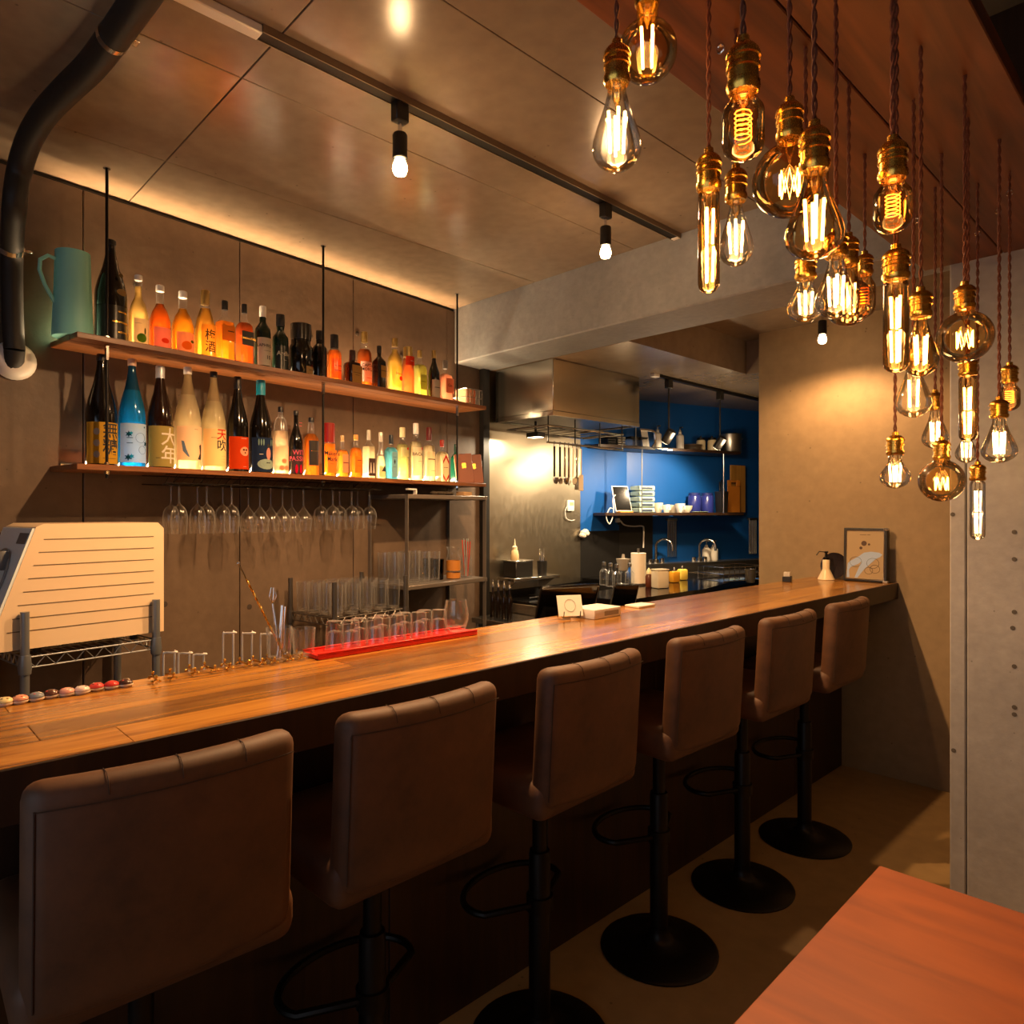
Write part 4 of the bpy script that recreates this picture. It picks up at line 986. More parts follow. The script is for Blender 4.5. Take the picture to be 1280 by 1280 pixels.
# ================================================================== STEEL SHELF UNIT
U0 = wcoord(*onwall(510, .29)[:2])[0]; U1 = wcoord(*onwall(607, .29)[:2])[0]
UT, UM = 1.508, 1.055
su = thing('steel_shelf_unit', 'slim grey steel shelving unit at the end of the bottle wall', 'shelf unit', (WX0, 0, 0), WA)
for o in (.012, .29):
    for s in (U0, U1): MB().box(o-.011, o+.011, s-.011, s-.007, 0, UT).box(o-.011, o-.007, s-.007, s+.011, 0, UT).build('corner_post', plain('#8b8681', .35, .7), su, False)
for z, nm in ((UT, 'top_board'), (UM, 'shelf_board'), (.55, 'shelf_board'), (.12, 'shelf_board')):
    MB().rbox(.004, .298, U0-.008, U1+.008, z-.022, z, .003, 1).build(nm, plain('#77706a', .4, .5), su)
glasses('highball_glass', 'clear highball glass on the steel shelves, %s row, %s from the wire rack', 'highball glasses on the steel shelves', .155, .028, .033,
        [(*wpt(U0+.045+.072*i, .06+.075*j), UM) for j in range(3) for i in range(4)], 4, ['wall side', 'middle', 'counter side'], 0)
DKGL = glass((.25, .24, .28), 1.0, 'smoked_glass')
for i, s in enumerate((U0+.335, U0+.335)):
    o = tumbler_mesh(.11, .027, .031).build('smoked_tumbler', DKGL, None, True, (*wpt(s, .09+.08*i), UM))
    tag(o, ('smoked glass tumbler at the rear of the steel shelf', 'smoked glass tumbler in front, beside the labelled carafe')[i], 'glass', 'smoked tumblers on the steel shelves')
c = thing('carafe', 'glass carafe with a wide orange band on the steel shelves', 'carafe', (*wpt(U0+.42, .20), UM), WA)
MB().lathe([(.036, 0), (.038, .005), (.038, .11), (.03, .13), (.028, .15), (.036, .175)], 20, cap1=False).build('glass_body', M['glass'], c)
MB().lathe([(.0388, .045), (.0388, .10)], 20, cap0=False, cap1=False).build('orange_band', plain('#b5752c', .6), c)
MB().lathe([(.0388, .004), (.0388, .034)], 20, cap0=False, cap1=False).build('lower_band', plain('#b5752c', .6), c)
MB().tube([(0, .037, .125), (0, .062, .12), (0, .068, .08), (0, .055, .04), (0, .037, .035)], .004, 6).build('handle', M['glass'], c)
c = thing('straw_jar', 'glass jar full of red and grey drinking straws', 'jar', (*wpt(U0+.525, .20), UM), WA)
MB().lathe([(.03, 0), (.032, .005), (.032, .10), (.028, .115), (.03, .125)], 20, cap1=False).build('glass_jar', M['glass'], c)
JX = wpt(U0+.525, .20)
for i in range(9):
    a = i*2.4; r = .006+.002*(i % 4)
    o = MB().tube([(.6*r*cos(a), .6*r*sin(a), .006), (1.9*r*cos(a), 1.9*r*sin(a), .20+.008*(i % 3))], .0032, 7).build('drinking_straw', plain(('#b0352c', '#c24a3c', '#8e9a98')[i % 3], .4), None, True, (*JX, UM))
    tag(o, ('dark red drinking straw standing in the glass jar', 'bright red drinking straw standing in the glass jar', 'grey drinking straw standing in the glass jar')[i % 3], 'straw', 'straws in the jar')
o = thing('folded_cloth', 'crumpled dark cloth lying on top of the steel shelves', 'cloth', (*wpt(U0+.33, .2), UT), WA)
bmc = MB()
for i in range(5): bmc.sphere((.01*(i % 2), -.06+.03*i, .012), .02, 10, 6, 1.3, 1.0, .6)
bmc.build('cloth_folds', plain('#3f362c', .9), o)
tag(MB().rbox(-.03, .03, -.035, .035, 0, .024, .003, 1).build('small_carton', paper('#d8b48c'), None, True, (*wpt(U1-.09, .21), UT), WA), 'small cream carton on top of the steel shelves', 'carton')
b_ = thing('bracket_hook', 'white plastic bracket on the corner of the steel shelves', 'bracket', (*wpt(U0+.06, .25), UT), WA)
MB().rbox(-.012, .012, -.03, .03, .022, .03, .002, 1).rbox(-.012, .012, .022, .03, 0, .026, .002, 1).build('bracket', M['white'], b_)

# ================================================================== THINGS ON THE COUNTER
def oncounter(px, py): return onz(px, py, CZ)
cols = ['#e8d9a0', '#e0a084', '#7d8894', '#5a3a30', '#e2a898', '#e8d2c8', '#cc4a44', '#d4443c', '#4c3630']
nm = ['cream', 'peach', 'slate grey', 'dark brown', 'pink and black', 'white and red', 'dusty red', 'bright red', 'charcoal']
for i, (px, py) in enumerate([(6, 882), (25, 879), (45, 875.5), (63.5, 872), (83.5, 869.5), (102.5, 867), (120.5, 863), (139.5, 860.5), (156.5, 858)]):
    p = oncounter(px, py)
    t = thing('chopstick_rest', nm[i] + ' painted pebble shaped chopstick rest on the counter', 'chopstick rest', (p[0], p[1], CZ), .4, 'painted chopstick rests in a row')
    MB().lathe([(.001, 0), (.012, 0), (.0155, .004), (.015, .007)], 16, cap1=False).build('rim', plain('#d8c8b0', .3), t)
    MB().sphere((0, 0, .0085), .0145, 14, 8, 1, 1, .55).build('painted_top', plain(cols[i], .2), t)
    for k in range(4):
        a = k*1.7+i; MB().sphere((.0075*cos(a), .0075*sin(a), .0145), .0025, 8, 5, 1, 1, .45).build('painted_spot', plain(('#2a1c18', '#c83a30', '#f0e2d0')[(k+i) % 3], .3), t)
def brass_rest():
    t = thing('brass_chopstick_rest', '', 'chopstick rest')
    MB().cyl((-.024, 0, .0105), (.024, 0, .0105), .0022, 8).build('bar', M['brass'], t)
    for s in (-1, 1):
        for a in (pi/2, pi/2+2*pi/3, pi/2-2*pi/3):
            q = (s*.024, .0085*cos(a), .0105+.0085*sin(a)*.85)
            MB().cyl((s*.024, 0, .0105), q, .0017, 6).sphere(q, .0036, 8, 6).build('ball_arm', M['brass'], t)
    return t
br = brass_rest()
for i, (px, py) in enumerate([(193, 853), (214.6, 849), (240, 843.5), (262, 840), (284, 836.5), (305, 833.5), (322, 831.5), (338.5, 829.5), (357, 826.5), (374, 824)]):
    o = br if i == 0 else copy_tree(br)
    p = oncounter(px, py); o.location = (p[0], p[1], CZ-.0002); o.rotation_euler = (0, 0, radians(random.uniform(-12, 12)))
    tag(o, 'brass jack shaped chopstick rest on the counter, ' + ORD[i] + ' from the painted pebbles', 'chopstick rest', 'brass chopstick rests in a row')
# red tray with shot glasses
pa, pb = oncounter(386, 822), oncounter(584, 791)
tx0, tx1 = CB+.012, CB+.098
ty0, ty1 = pa[1], pb[1]
ry = thing('bar_mat', 'long bright red rubber bar mat on the counter edge', 'bar mat', ((tx0+tx1)/2, (ty0+ty1)/2, CZ))
hx, hy = (tx1-tx0)/2, (ty1-ty0)/2
MB().rbox(-hx, hx, -hy, hy, 0, .012, .003, 2).build('mat_base', M['red'], ry)
for s in (-1, 1): MB().rbox(s*hx-.004*(1+s), s*hx+.004*(1-s), -hy, hy, .012, .017, .001, 1).build('raised_edge', M['red'], ry)
SGx = [(420.7, .03), (437, .03), (452.3, .03), (469.6, .03), (485, .03), (497.5, .022), (503, .055), (515, .022), (527, .05), (542, .028)]
src = None
n_ = 10
for i in range(n_):
    yy = ty0+.075+(ty1-ty0-.20)*i/(n_-1); xx = (tx0+tx1)/2 + (.012 if i % 2 else -.010)
    t = src and copy_tree(src) or thing('shot_glass', 'heavy clear shot glass upside down on the red bar mat', 'shot glass', group='shot glasses on the red mat')
    if src is None:
        src = t
        MB().lathe([(.024, 0), (.0255, .001), (.0215, .07), (.019, .074), (.001, .074)], 18, cap0=False).build('glass_wall', M['glass'], t)
        MB().lathe([(.0225, .001), (.017, .045), (.001, .05)], 16, cap0=False).build('inner_wall', M['glass'], t)
    t.location = (xx, yy, CZ+.0122); t['label'] = 'clear shot glass upside down on the red mat, ' + ORD[n_-1-i] + ' from the stemless glass'
t = thing('stemless_glass', 'round stemless wine glass at the end of the red bar mat', 'wine glass', ((tx0+tx1)/2, ty1-.05, CZ+.0122))
MB().lathe([(.001, .002), (.02, 0), (.03, .012), (.038, .035), (.038, .055), (.031, .095), (.030, .095), (.036, .055), (.036, .036), (.028, .016), (.001, .01)], 24, cap0=False, cap1=False).build('glass_bowl', M['glass'], t)
# utensil cup and bar spoon
cpx = oncounter(359, 827); CUP = (CB+.035, cpx[1]-.012)
t = thing('utensil_cup', 'clear glass cup of bar tools beside the red mat', 'cup', (*CUP, CZ))
tumbler_mesh(.085, .028, .032).build('glass_cup', M['glass'], t)
def leaning(name, label, cat, dx, dy, h, r, mat, a0=(0, 0), extra=None):
    o = thing(name, label, cat, (CUP[0], CUP[1], CZ+.0108))
    MB().tube([(a0[0], a0[1], 0), (a0[0]+dx, a0[1]+dy, h)], r, 7).build('shaft', mat, o)
    if extra: extra(o, (a0[0]+dx, a0[1]+dy, h))
    return o
sp_ = thing('bar_spoon', 'long twisted bar spoon leaning out of the glass cup', 'spoon', (CUP[0], CUP[1], CZ+.0108))
tip = at(298, 704, onx(298, CUP[0]+.0)[2]); dx, dy, dz = tip[0]-CUP[0], tip[1]-CUP[1], tip[2]-CZ-.0108
nt_ = 90; tw = MB()
for ph in (0, pi):
    tw.tube([(.012+(dx-.012)*i/nt_ + .0016*cos(ph+i*.8), .010+(dy-.010)*i/nt_+.0016*sin(ph+i*.8), dz*i/nt_) for i in range(12, nt_-14)], .0016, 5)
tw.build('twisted_shaft', M['gold'], sp_)
MB().tube([(.012+(dx-.012)*f_, .010+(dy-.010)*f_, dz*f_) for f_ in (.84, 1)], .0019, 6).sphere((dx, dy, dz), .0038, 8, 6).build('handle_end', M['chrome'], sp_)
MB().tube([(.012+(dx-.012)*f_, .010+(dy-.010)*f_, dz*f_) for f_ in (.025, .14)], .0024, 6).sphere((.014, .012, .008), .0075, 10, 6, 1, 1, .8).build('bowl', M['chrome'], sp_)
def fork(o, p):
    f = MB()
    for a in range(5): f.tube([p, (p[0]+.009*cos(a*1.25), p[1]+.009*sin(a*1.25), p[2]+.018), (p[0]+.004*cos(a*1.25), p[1]+.004*sin(a*1.25), p[2]+.04)], .0011, 5)
    f.build('whisk_wires', M['chrome'], o)
leaning('whisk', 'small steel whisk standing in the glass cup', 'whisk', -.005, -.015, .135, .0025, M['chrome'], (.0, .0), fork)
for i, (dx, dy, h) in enumerate(((.004, .008, .13), (.010, .012, .126), (-.004, .018, .128), (.006, .026, .122))):
    leaning('muddler', ('thin steel muddler leaning beside the whisk', 'thin steel muddler in the cup, tipped to the counter', 'thin steel muddler at the rear of the cup', 'thin steel muddler leaning toward the red mat')[i], 'muddler', dx*.6, dy*.6, h, .0024, M['chrome'], (.006*cos(i*1.6), .006*sin(i*1.6)))
o = tumbler_mesh(.075, .026, .030).build('tumbler', M['glass'], None, True, (CB+.035, CUP[1]+.066, CZ))
tag(o, 'empty clear tumbler between the tool cup and the red mat', 'glass')
# white wire dish hooks standing behind the counter edge
dr = thing('dish_drainer', 'white wire dish drainer behind the brass chopstick rests', 'dish drainer', (CB-.14, 0, 0))
ya, yb_ = onx(205, CB-.10)[1], onx(303, CB-.10)[1]
dm = MB()
dm.tube([(-.10, ya-.02, .94), (.10, ya-.02, .94), (.10, yb_+.02, .94), (-.10, yb_+.02, .94)], .003, 6, True)
for k in range(9): yy = ya+(yb_-ya)*k/8; dm.tube([(-.10, yy, .94), (.10, yy, .94)], .002, 5)
dm.build('base_grid', M['white'], dr)
for y0, h in ((ya+.005, 1.075), (ya+.04, 1.068), (ya+.075, 1.06), (ya+.15, 1.105), (ya+.20, 1.098), (ya+.25, 1.09)):
    MB().tube(smooth_path([(.02, y0, .94), (.02, y0, h-.012), (.022, y0+.003, h), (.05, y0+.008, h+.004), (.055, y0+.02, h+.004), (.026, y0+.026, h), (.02, y0+.026, h-.012), (.02, y0+.026, .94)], 4), .0023, 6).build('hook_loop', M['white'], dr)
MB().rbox(-.12, .12, ya-.05, yb_+.05, .90, .938, .004, 1).build('drip_tray', M['steel'], dr)
MB().box(-.10, .10, ya-.03, yb_+.03, 0, .90).build('stand', M['black'], dr, False)

# ================================================================== MORE THINGS ON AND BEHIND THE COUNTER
uc = thing('under_counter_cabinet', 'low black cabinet behind the counter under the tablet', 'cabinet', (-2.06, 1.95, 0))
MB().box(0, .33, 0, 1.0, 0, .93).build('body', M['black'], uc, False)
for k in range(2): MB().rbox(-.015, 0, .01+.495*k, .485+.495*k, .05, .9, .003, 1).build('door', M['blackmetal'], uc)
x, y, d = onx(700, -1.88)
pos = thing('order_terminal', 'large black order screen seen from behind beside the card easel', 'screen', (x, y, .93), radians(-18))
m_ = MB().rbox(-.008, .008, -.13, .13, .02, .22, .006, 2).build('screen_back', M['blackgloss'], pos); m_.rotation_euler = (0, radians(22), 0)
m_ = MB().tube([(.010, -.128, .213), (.010, .128, .213), (.010, .128, .05)], .0025, 6).build('bright_rim', M['steel'], pos); m_.rotation_euler = (0, radians(22), 0)
MB().rbox(-.05, .13, -.06, .06, 0, .012, .003, 1).tube([(.05, 0, .01), (.03, 0, .1)], .012, 10).build('stand', M['blackmetal'], pos)
p = oncounter(711, 773)
es = thing('wire_easel', 'small black wire easel standing on the counter', 'easel', (p[0], p[1], CZ), radians(-30))
em_ = MB()
for s in (-.03, .03):
    em_.tube(smooth_path([(-.035, s, .002), (-.005, s, .055), (.0, s, .06), (.012, s, .012), (.03, s, .008), (.036, s, .012), (.04, s, .03)], 4), .0017, 6)
em_.tube([(-.005, -.03, .055), (-.005, .03, .055)], .0017, 6).tube([(.03, -.03, .008), (.03, .03, .008)], .0017, 6)
em_.build('wire_frame', M['blackmetal'], es)
cd = thing('card', 'white card with a round line drawing resting on the wire easel', 'card', (p[0], p[1], CZ), radians(-30))
m_ = MB().box(-.001, .001, -.045, .045, 0, .075).build('paper', plain('#e9e6da', .6), cd, False); m_.location = (.026, 0, .012); m_.rotation_euler = (0, radians(-22), 0)
m_ = MB().tube([(.0018, .02*cos(a), .038+.022*sin(a)) for a in [2*pi*i/24 for i in range(24)]], .0006, 4, True).build('line_drawing', plain('#8a9a90', .6), cd); m_.location = (.026, 0, .012); m_.rotation_euler = (0, radians(-22), 0)
p = oncounter(745, 770)
wbx = thing('receipt_box', 'flat white box at the back edge of the counter', 'box', (max(p[0], CB+.07), p[1], CZ), 0)
MB().rbox(-.055, .055, -.075, .075, 0, .034, .003, 2).build('box_body', M['white'], wbx)
MB().box(.0551, .0556, -.02, .06, .008, .024).build('vent_slot', plain('#9b968c', .5), wbx, False)
x, y, d = onx(773, -1.86)
tb2 = thing('tablet', 'slim dark tablet with a silver rim leaning behind the counter', 'tablet', (x, y, .93), radians(-20))
m_ = MB().rbox(-.006, .006, -.06, .06, .01, .19, .004, 2).build('tablet_body', M['blackgloss'], tb2); m_.rotation_euler = (0, radians(20), 0)
m_ = MB().tube([(0, -.061, .012), (0, -.061, .188), (0, .061, .188), (0, .061, .012)], .004, 6, True).build('silver_rim', M['steel'], tb2); m_.rotation_euler = (0, radians(20), 0)
MB().rbox(-.03, .07, -.04, .04, 0, .012, .002, 1).build('stand', M['blackmetal'], tb2)
p = oncounter(800, 758)
tag(MB().rbox(-.035, .035, -.055, .055, 0, .009, .003, 2).build('napkin_tray', M['white'], None, True, (max(p[0], CB+.045), p[1], CZ)), 'thin white tray on the counter behind the flat white box', 'tray')
# end of the counter: picture menu, dispenser, round plate, napkin holder
mn = thing('picture_menu', 'black framed picture menu with a pale swimmer drawing against the beige wall', 'menu', (-1.375, 3.93, CZ), radians(4))
Rm = (radians(-3), 0, 0)
def mp(mb, nm_, mat, smooth=False):
    o = mb.build(nm_, mat, mn, smooth); o.rotation_euler = Rm; o.location = (0, .0, .002); return o
mp(MB().rbox(-.108, .108, 0, .045, 0, .288, .003, 1), 'back_board', M['black'])
pg = mp(MB().box(-.092, .092, -.002, 0, .012, .276), 'picture', plain('#a5906c', .6))
for q in ((-.094, .094, .010, .016), (-.094, .094, .272, .278)): mp(MB().box(q[0], q[1], -.004, 0, q[2], q[3]), 'silver_edge', M['chrome'])
for q in ((-.096, -.091), (.091, .096)): mp(MB().box(q[0], q[1], -.004, 0, .010, .278), 'silver_edge', M['chrome'])
for a, z in ((.100, .282), (.100, .004)): mp(MB().rbox(a-.012, a+.012, -.006, .022, z-.006, z+.006, .002, 1), 'clip', M['chrome'])
def shape(poly, nm_, mat, k):
    o = MB().prism(poly, 'y', -.002-k, -.002).build(nm_, mat, mn, False); o.rotation_euler = Rm; o.location = (0, 0, .002); return o
shape([(-.09, .02), (-.075, .02), (-.078, .06), (-.07, .075), (-.03, .095), (-.015, .11), (-.05, .02), (-.035, .02), (.0, .07), (.03, .1), (.055, .125), (.075, .135), (.085, .148), (.07, .158), (.03, .162), (-.005, .155), (-.03, .135), (-.07, .11), (-.085, .095), (-.088, .06)], 'pale_figure', plain('#9fb6d6', .6), .0006)
for c_, r in (((-.005, .205), .014), ((-.02, .18), .008), ((.02, .2), .006)):
    shape([(c_[0]+r*cos(i*pi/5), c_[1]+r*sin(i*pi/5)) for i in range(10)], 'dark_figure', plain('#4a3526', .6), .0005)
for c_, r in (((-.045, .105), .03), ((.02, .06), .02), ((.05, .07), .024), ((.04, .1), .03)):
    o = MB().tube([(c_[0]+r*cos(i*pi/10), -.0024, c_[1]+r*.9*sin(i*pi/10)) for i in range(20)], .0008, 4, True).build('ink_loop', M['ink'], mn); o.rotation_euler = Rm; o.location = (0, 0, .002)
v, f = text_verts('━━ ━', .016)
o = MB().add([(a, -.0026, .25+b) for a, b, _ in v], f).build('lettering', plain('#4a3a28', .6), mn, False); o.rotation_euler = Rm; o.location = (0, 0, .002)
p = oncounter(1040, 724)
ds = thing('dispenser_bottle', 'cream conical dispenser bottle with a black pump beside the menu', 'dispenser', (p[0]-.01, p[1]-.055, CZ))
MB().lathe([(.043, 0), (.045, .003), (.019, .058), (.0185, .060), (.0185, .108), (.016, .112)], 28).build('bottle_body', plain('#e3cfa6', .3), ds)
MB().lathe([(.0165, .111), (.0165, .124), (.008, .126), (.006, .15)], 16).rbox(-.008, .008, -.008, .012, .148, .158, .002, 1).tube([(0, 0, .153), (-.03, -.02, .156), (-.042, -.028, .135)], .0028, 6).build('pump', M['blackmetal'], ds)
p2 = ony(1043, 3.985)
pla = thing('round_plate', 'dark round plate leaning on the beige wall behind the dispenser', 'plate', (p2[0], 3.975, CZ))
m_ = MB().lathe([(.001, 0), (.05, 0), (.072, .010), (.0735, .012), (.05, .004), (.001, .003)], 28, cap0=False, cap1=False).build('plate_disc', plain('#231d1f', .2), pla); m_.rotation_euler = (radians(78), 0, 0); m_.location = (0, .012, .074)
p = oncounter(968, 726)
nh = thing('napkin_holder', 'small black napkin holder at the back corner of the counter', 'napkin holder', (max(p[0], CB+.03), p[1], CZ), .3)
MB().rbox(-.022, .022, -.03, .03, 0, .03, .002, 1).build('holder', M['black'], nh)
for k in range(4): MB().box(-.015+.008*k, -.011+.008*k, -.024, .024, .03, .052).build('napkin', M['white'], nh, False)

# ================================================================== KITCHEN
KT = (.2725, .962); KN = (.962, -.2725); KA = atan2(-.2725, .962)
def onkw(px, off):
    t = (px-640)/F; rx, ry = FW[0]+RT[0]*t, FW[1]+RT[1]*t
    d = (off + KC[0]*KN[0]+KC[1]*KN[1])/(rx*KN[0]+ry*KN[1])
    return rx*d, ry*d, d
def kpt(s, off): return KC[0]+KT[0]*s+KN[0]*off, KC[1]+KT[1]*s+KN[1]*off
def ks(px, off):
    x, y, d = onkw(px, off); return (x-KC[0])*KT[0]+(y-KC[1])*KT[1]
HX0, HX1, HY0, HY1 = -3.19, -2.70, 2.915, 3.745
hd = thing('range_hood', 'large brushed steel range hood under the kitchen ceiling', 'range hood')
MB().rbox(HX0, HX1, HY0, HY1, 2.0, ZK, .004, 1).build('canopy', M['stainless'], hd)
MB().box(HX0+.03, HX1-.03, HY0+.03, HY1-.03, 1.985, 2.0).build('grease_filter', M['darkpost'], hd, False)
for b in ((HX0, HX1, HY0, HY0+.012), (HX0, HX1, HY1-.012, HY1), (HX0, HX0+.012, HY0+.012, HY1-.012), (HX1-.012, HX1, HY0+.012, HY1-.012)):
    MB().box(b[0], b[1], b[2], b[3], 1.975, 2.0).build('rim', M['stainless'], hd, False)
lampx, lampy = onwall(648, .35)[:2]
hl = thing('hood_lamp', 'small square work lamp hanging below the range hood', 'lamp', (-3.02, 3.10, 1.985))
MB().cyl((0, 0, 0), (0, 0, -.07), .008).build('stem', M['blackmetal'], hl)
MB().rbox(-.05, .05, -.035, .035, -.10, -.07, .004, 1).build('lamp_body', M['blackmetal'], hl)
MB().box(-.042, .042, -.028, .028, -.1015, -.1001).build('diffuser', emit('#ffe2b0', 12), hl, False)
light('AREA', 'hood_lamp_light', PWR['hood'], (1, .78, .5), hl, (0, 0, -.105), (0, 0, 0), shape='RECTANGLE', size=.09, size_y=.06)
pr = thing('pot_rack', 'steel tube pot rack with hooks hanging from the range hood', 'rack')
RX, RZ = -2.80, 1.83
MB().tube([(RX, 2.97, RZ), (RX, 3.70, RZ)], .006, 8).tube([(HX0+.05, 2.97, 1.93), (RX, 2.97, 1.93), (RX, 3.70, 1.93), (HX0+.05, 3.70, 1.93)], .006, 8, True).build('tube_frame', M['chrome'], pr)
for k in range(7): MB().tube([(HX0+.05, 3.04+.1*k, 1.93), (RX, 3.04+.1*k, 1.93)], .003, 6).build('cross_wire', M['chrome'], pr)
for y in (2.98, 3.22, 3.46, 3.69): MB().tube([(RX, y, 1.985), (RX, y, RZ)], .004, 6).build('drop_rod', M['blackmetal'], pr)
MB().tube(smooth_path([(-2.70, 3.76, 1.96), (-2.70, 3.90, 1.96), (-2.70, 3.92, 1.93), (-2.70, 3.92, 1.88), (-2.70, 3.90, 1.85), (-2.72, 4.15, 1.85)], 4), .008, 8).build('towel_bar', M['chrome'], pr)
UT_ = [(693, 'ladle', 'steel'), (700, 'skimmer', 'steel'), (706, 'ladle', 'chrome'), (711, 'whisk', 'chrome'), (716, 'ladle', 'white'), (721, 'turner', 'chrome'), (726, 'turner', 'white')]
for i, (px, kd, mt) in enumerate(UT_):
    x, y, d = onx(px, RX)
    lb = ('small steel ladle nearest the hood lamp', 'dark round skimmer hanging second from the hood lamp', 'deep chrome ladle hanging in the middle of the rack', 'thin chrome whisk hanging in the middle of the rack', 'cream ladle hanging beside the slotted turner', 'slotted chrome turner hanging beside the white spatula', 'wide white spatula hanging at the blue wall')[i]
    t = thing('kitchen_' + ('spatula' if i == 6 else kd), lb, kd if i != 6 else 'spatula', (x, y, RZ), group='utensils hanging under the hood')
    MB().tube(smooth_path([(0, 0, -.008), (.006, 0, .004), (0, 0, .009), (-.007, 0, .002), (0, 0, -.022)], 4), .0018, 5).build('hook', M['chrome'], t)
    wh = plain('#e8dcc4', .4) if mt == 'white' else M[mt]
    MB().rbox(-.004, .004, -.007, .007, -.20, -.02, .002, 1).build('handle', M['blackmetal'] if i in (0, 1) else wh, t)
    if kd == 'ladle': MB().lathe([(.001, -.245), (.010, -.24), (.016, -.225), (.018, -.205), (.017, -.205), (.009, -.232), (.001, -.238)], 18, (.012, 0, 0), cap0=False, cap1=False).build('bowl', wh, t)
    elif kd == 'skimmer':
        m_ = MB().lathe([(.001, 0), (.018, .004), (.019, .006), (.001, .003)], 18, cap0=False, cap1=False).build('perforated_disc', wh, t); m_.location = (0, 0, -.225); m_.rotation_euler = (0, pi/2, 0)
    elif kd == 'whisk':
        f = MB()
        for a in range(5): f.tube([(0, 0, -.19), (.016*cos(a*.63), .016*sin(a*.63), -.225), (0, 0, -.25), (-.016*cos(a*.63), -.016*sin(a*.63), -.225), (0, 0, -.19)], .001, 4)
        f.build('wires', wh, t)
    else:
        w_ = .017 if i == 5 else .024
        if i == 5:
            for q in range(4): MB().box(-.002, .002, -w_+.009*q, -w_+.009*q+.006, -.275, -.20).build('tine', wh, t, False)
            MB().box(-.002, .002, -w_, w_-.004, -.21, -.195).build('blade_top', wh, t, False)
        else: MB().rbox(-.003, .003, -w_, w_, -.28, -.18, .003, 1).build('blade', wh, t)
# timer and cord on the steel sheet, white brush hanging below
tp = onx(714, -3.235)
tm = thing('kitchen_timer', 'white digital timer with a cord on the steel wall', 'timer', (sx(tp[1])+.008, tp[1], zof(632, tp[2])))
MB().rbox(0, .018, -.035, .035, -.04, .04, .008, 2).build('case', M['whitegloss'], tm)
MB().box(.0181, .0186, -.018, .024, .0, .024).build('display', plain('#a7ab8c', .3), tm, False)
MB().tube(smooth_path([(.01, -.03, .0), (.012, -.055, -.03), (.012, -.05, -.085), (.012, .0, -.105), (.012, .04, -.10)], 5), .003, 6).build('cord', M['white'], tm)
tp = onx(730, -3.235)
br_ = thing('scrub_sponge', 'round white scrubber hanging on the black splashback', 'sponge', (sx(tp[1]), tp[1], zof(667, tp[2])))
for k in range(6): MB().sphere((.03, .022*cos(k), .015*sin(k*1.3)), .028, 10, 7, .8, 1, .7).build('sponge_lobe', plain('#e8dcc8', .8), br_)
# cooking range
cr = thing('cooking_range', 'low black cooking range below the steel sheet', 'stove', (HX0, 2.96, 0))
MB().rbox(0, .52, 0, .79, 0, .86, .004, 1).build('body', M['stainless'], cr)
MB().box(.005, .515, .005, .785, .86, .875).build('cooktop', M['blackgloss'], cr, False)
for a, b in ((.15, .2), (.37, .2), (.15, .58), (.37, .58)):
    g = MB()
    for k in range(4): g.cyl((a+.02*cos(k*pi/2), b+.02*sin(k*pi/2), .885), (a+.10*cos(k*pi/2), b+.10*sin(k*pi/2), .885), .006, 6)
    g.lathe([(.035, .875), (.03, .888)], 14, (a, b, 0)).build('burner', M['blackmetal'], cr)
pn = thing('frying_pan', 'black frying pan with a long handle on the cooking range', 'pan', (-2.83, 3.17, .8905))
MB().lathe([(.001, 0), (.10, 0), (.125, .035), (.122, .036), (.098, .005), (.001, .004)], 26, cap0=False, cap1=False).build('pan_body', M['blackmetal'], pn)
MB().tube([(.06, -.11, .03), (.12, -.2, .05), (.16, -.26, .055)], .011, 8).build('handle', M['blackmetal'], pn)
lg = thing('wall_ledge', 'narrow steel ledge on the wall above the cooking range', 'shelf', (sx(3.1)+.008, 2.97, 1.0))
MB().rbox(0, .16, 0, .42, -.012, .008, .002, 1).build('ledge_board', M['stainless'], lg)
for y in (.04, .38): MB().prism([(0, -.012), (.14, -.012), (0, -.1)], 'y', y, y+.006).build('bracket', M['stainless'], lg, False)
lx = sx(3.1)+.008
q = onx(624, lx+.08)
bb = thing('spice_box', 'small black box on the wall ledge', 'box', (lx+.08, 3.08, 1.008))
MB().rbox(-.06, .06, -.075, .075, 0, .10, .004, 1).build('box_body', M['black'], bb)
MB().rbox(-.063, .063, -.078, .078, .10, .108, .003, 1).build('lid', M['steel'], bb)
sb = thing('sauce_bottle', 'cream squeeze bottle with a pointed tip on the black box', 'bottle', (lx+.08, 3.05, 1.116))
MB().lathe([(.026, 0), (.027, .004), (.027, .03), (.022, .055), (.016, .07)], 20).build('bottle_body', plain('#e6cf9e', .4), sb)
MB().lathe([(.017, .07), (.017, .085), (.007, .09), (.002, .135)], 14).build('nozzle', plain('#f0e4c4', .4), sb)
cl = thing('cutlery_holder', 'black holder full of cutlery on the wall ledge', 'holder', (lx+.08, 3.30, 1.008))
MB().lathe([(.030, 0), (.034, .09), (.032, .09), (.028, .004)], 18, cap1=False).build('cup', M['black'], cl)
for k in range(7):
    a = k*.9; MB().rbox(.014*cos(a)-.002, .014*cos(a)+.002, .016*sin(a)-.005, .016*sin(a)+.005, .02, .15+.01*(k % 3), .0015, 1).build('cutlery_handle', M['chrome'], cl)
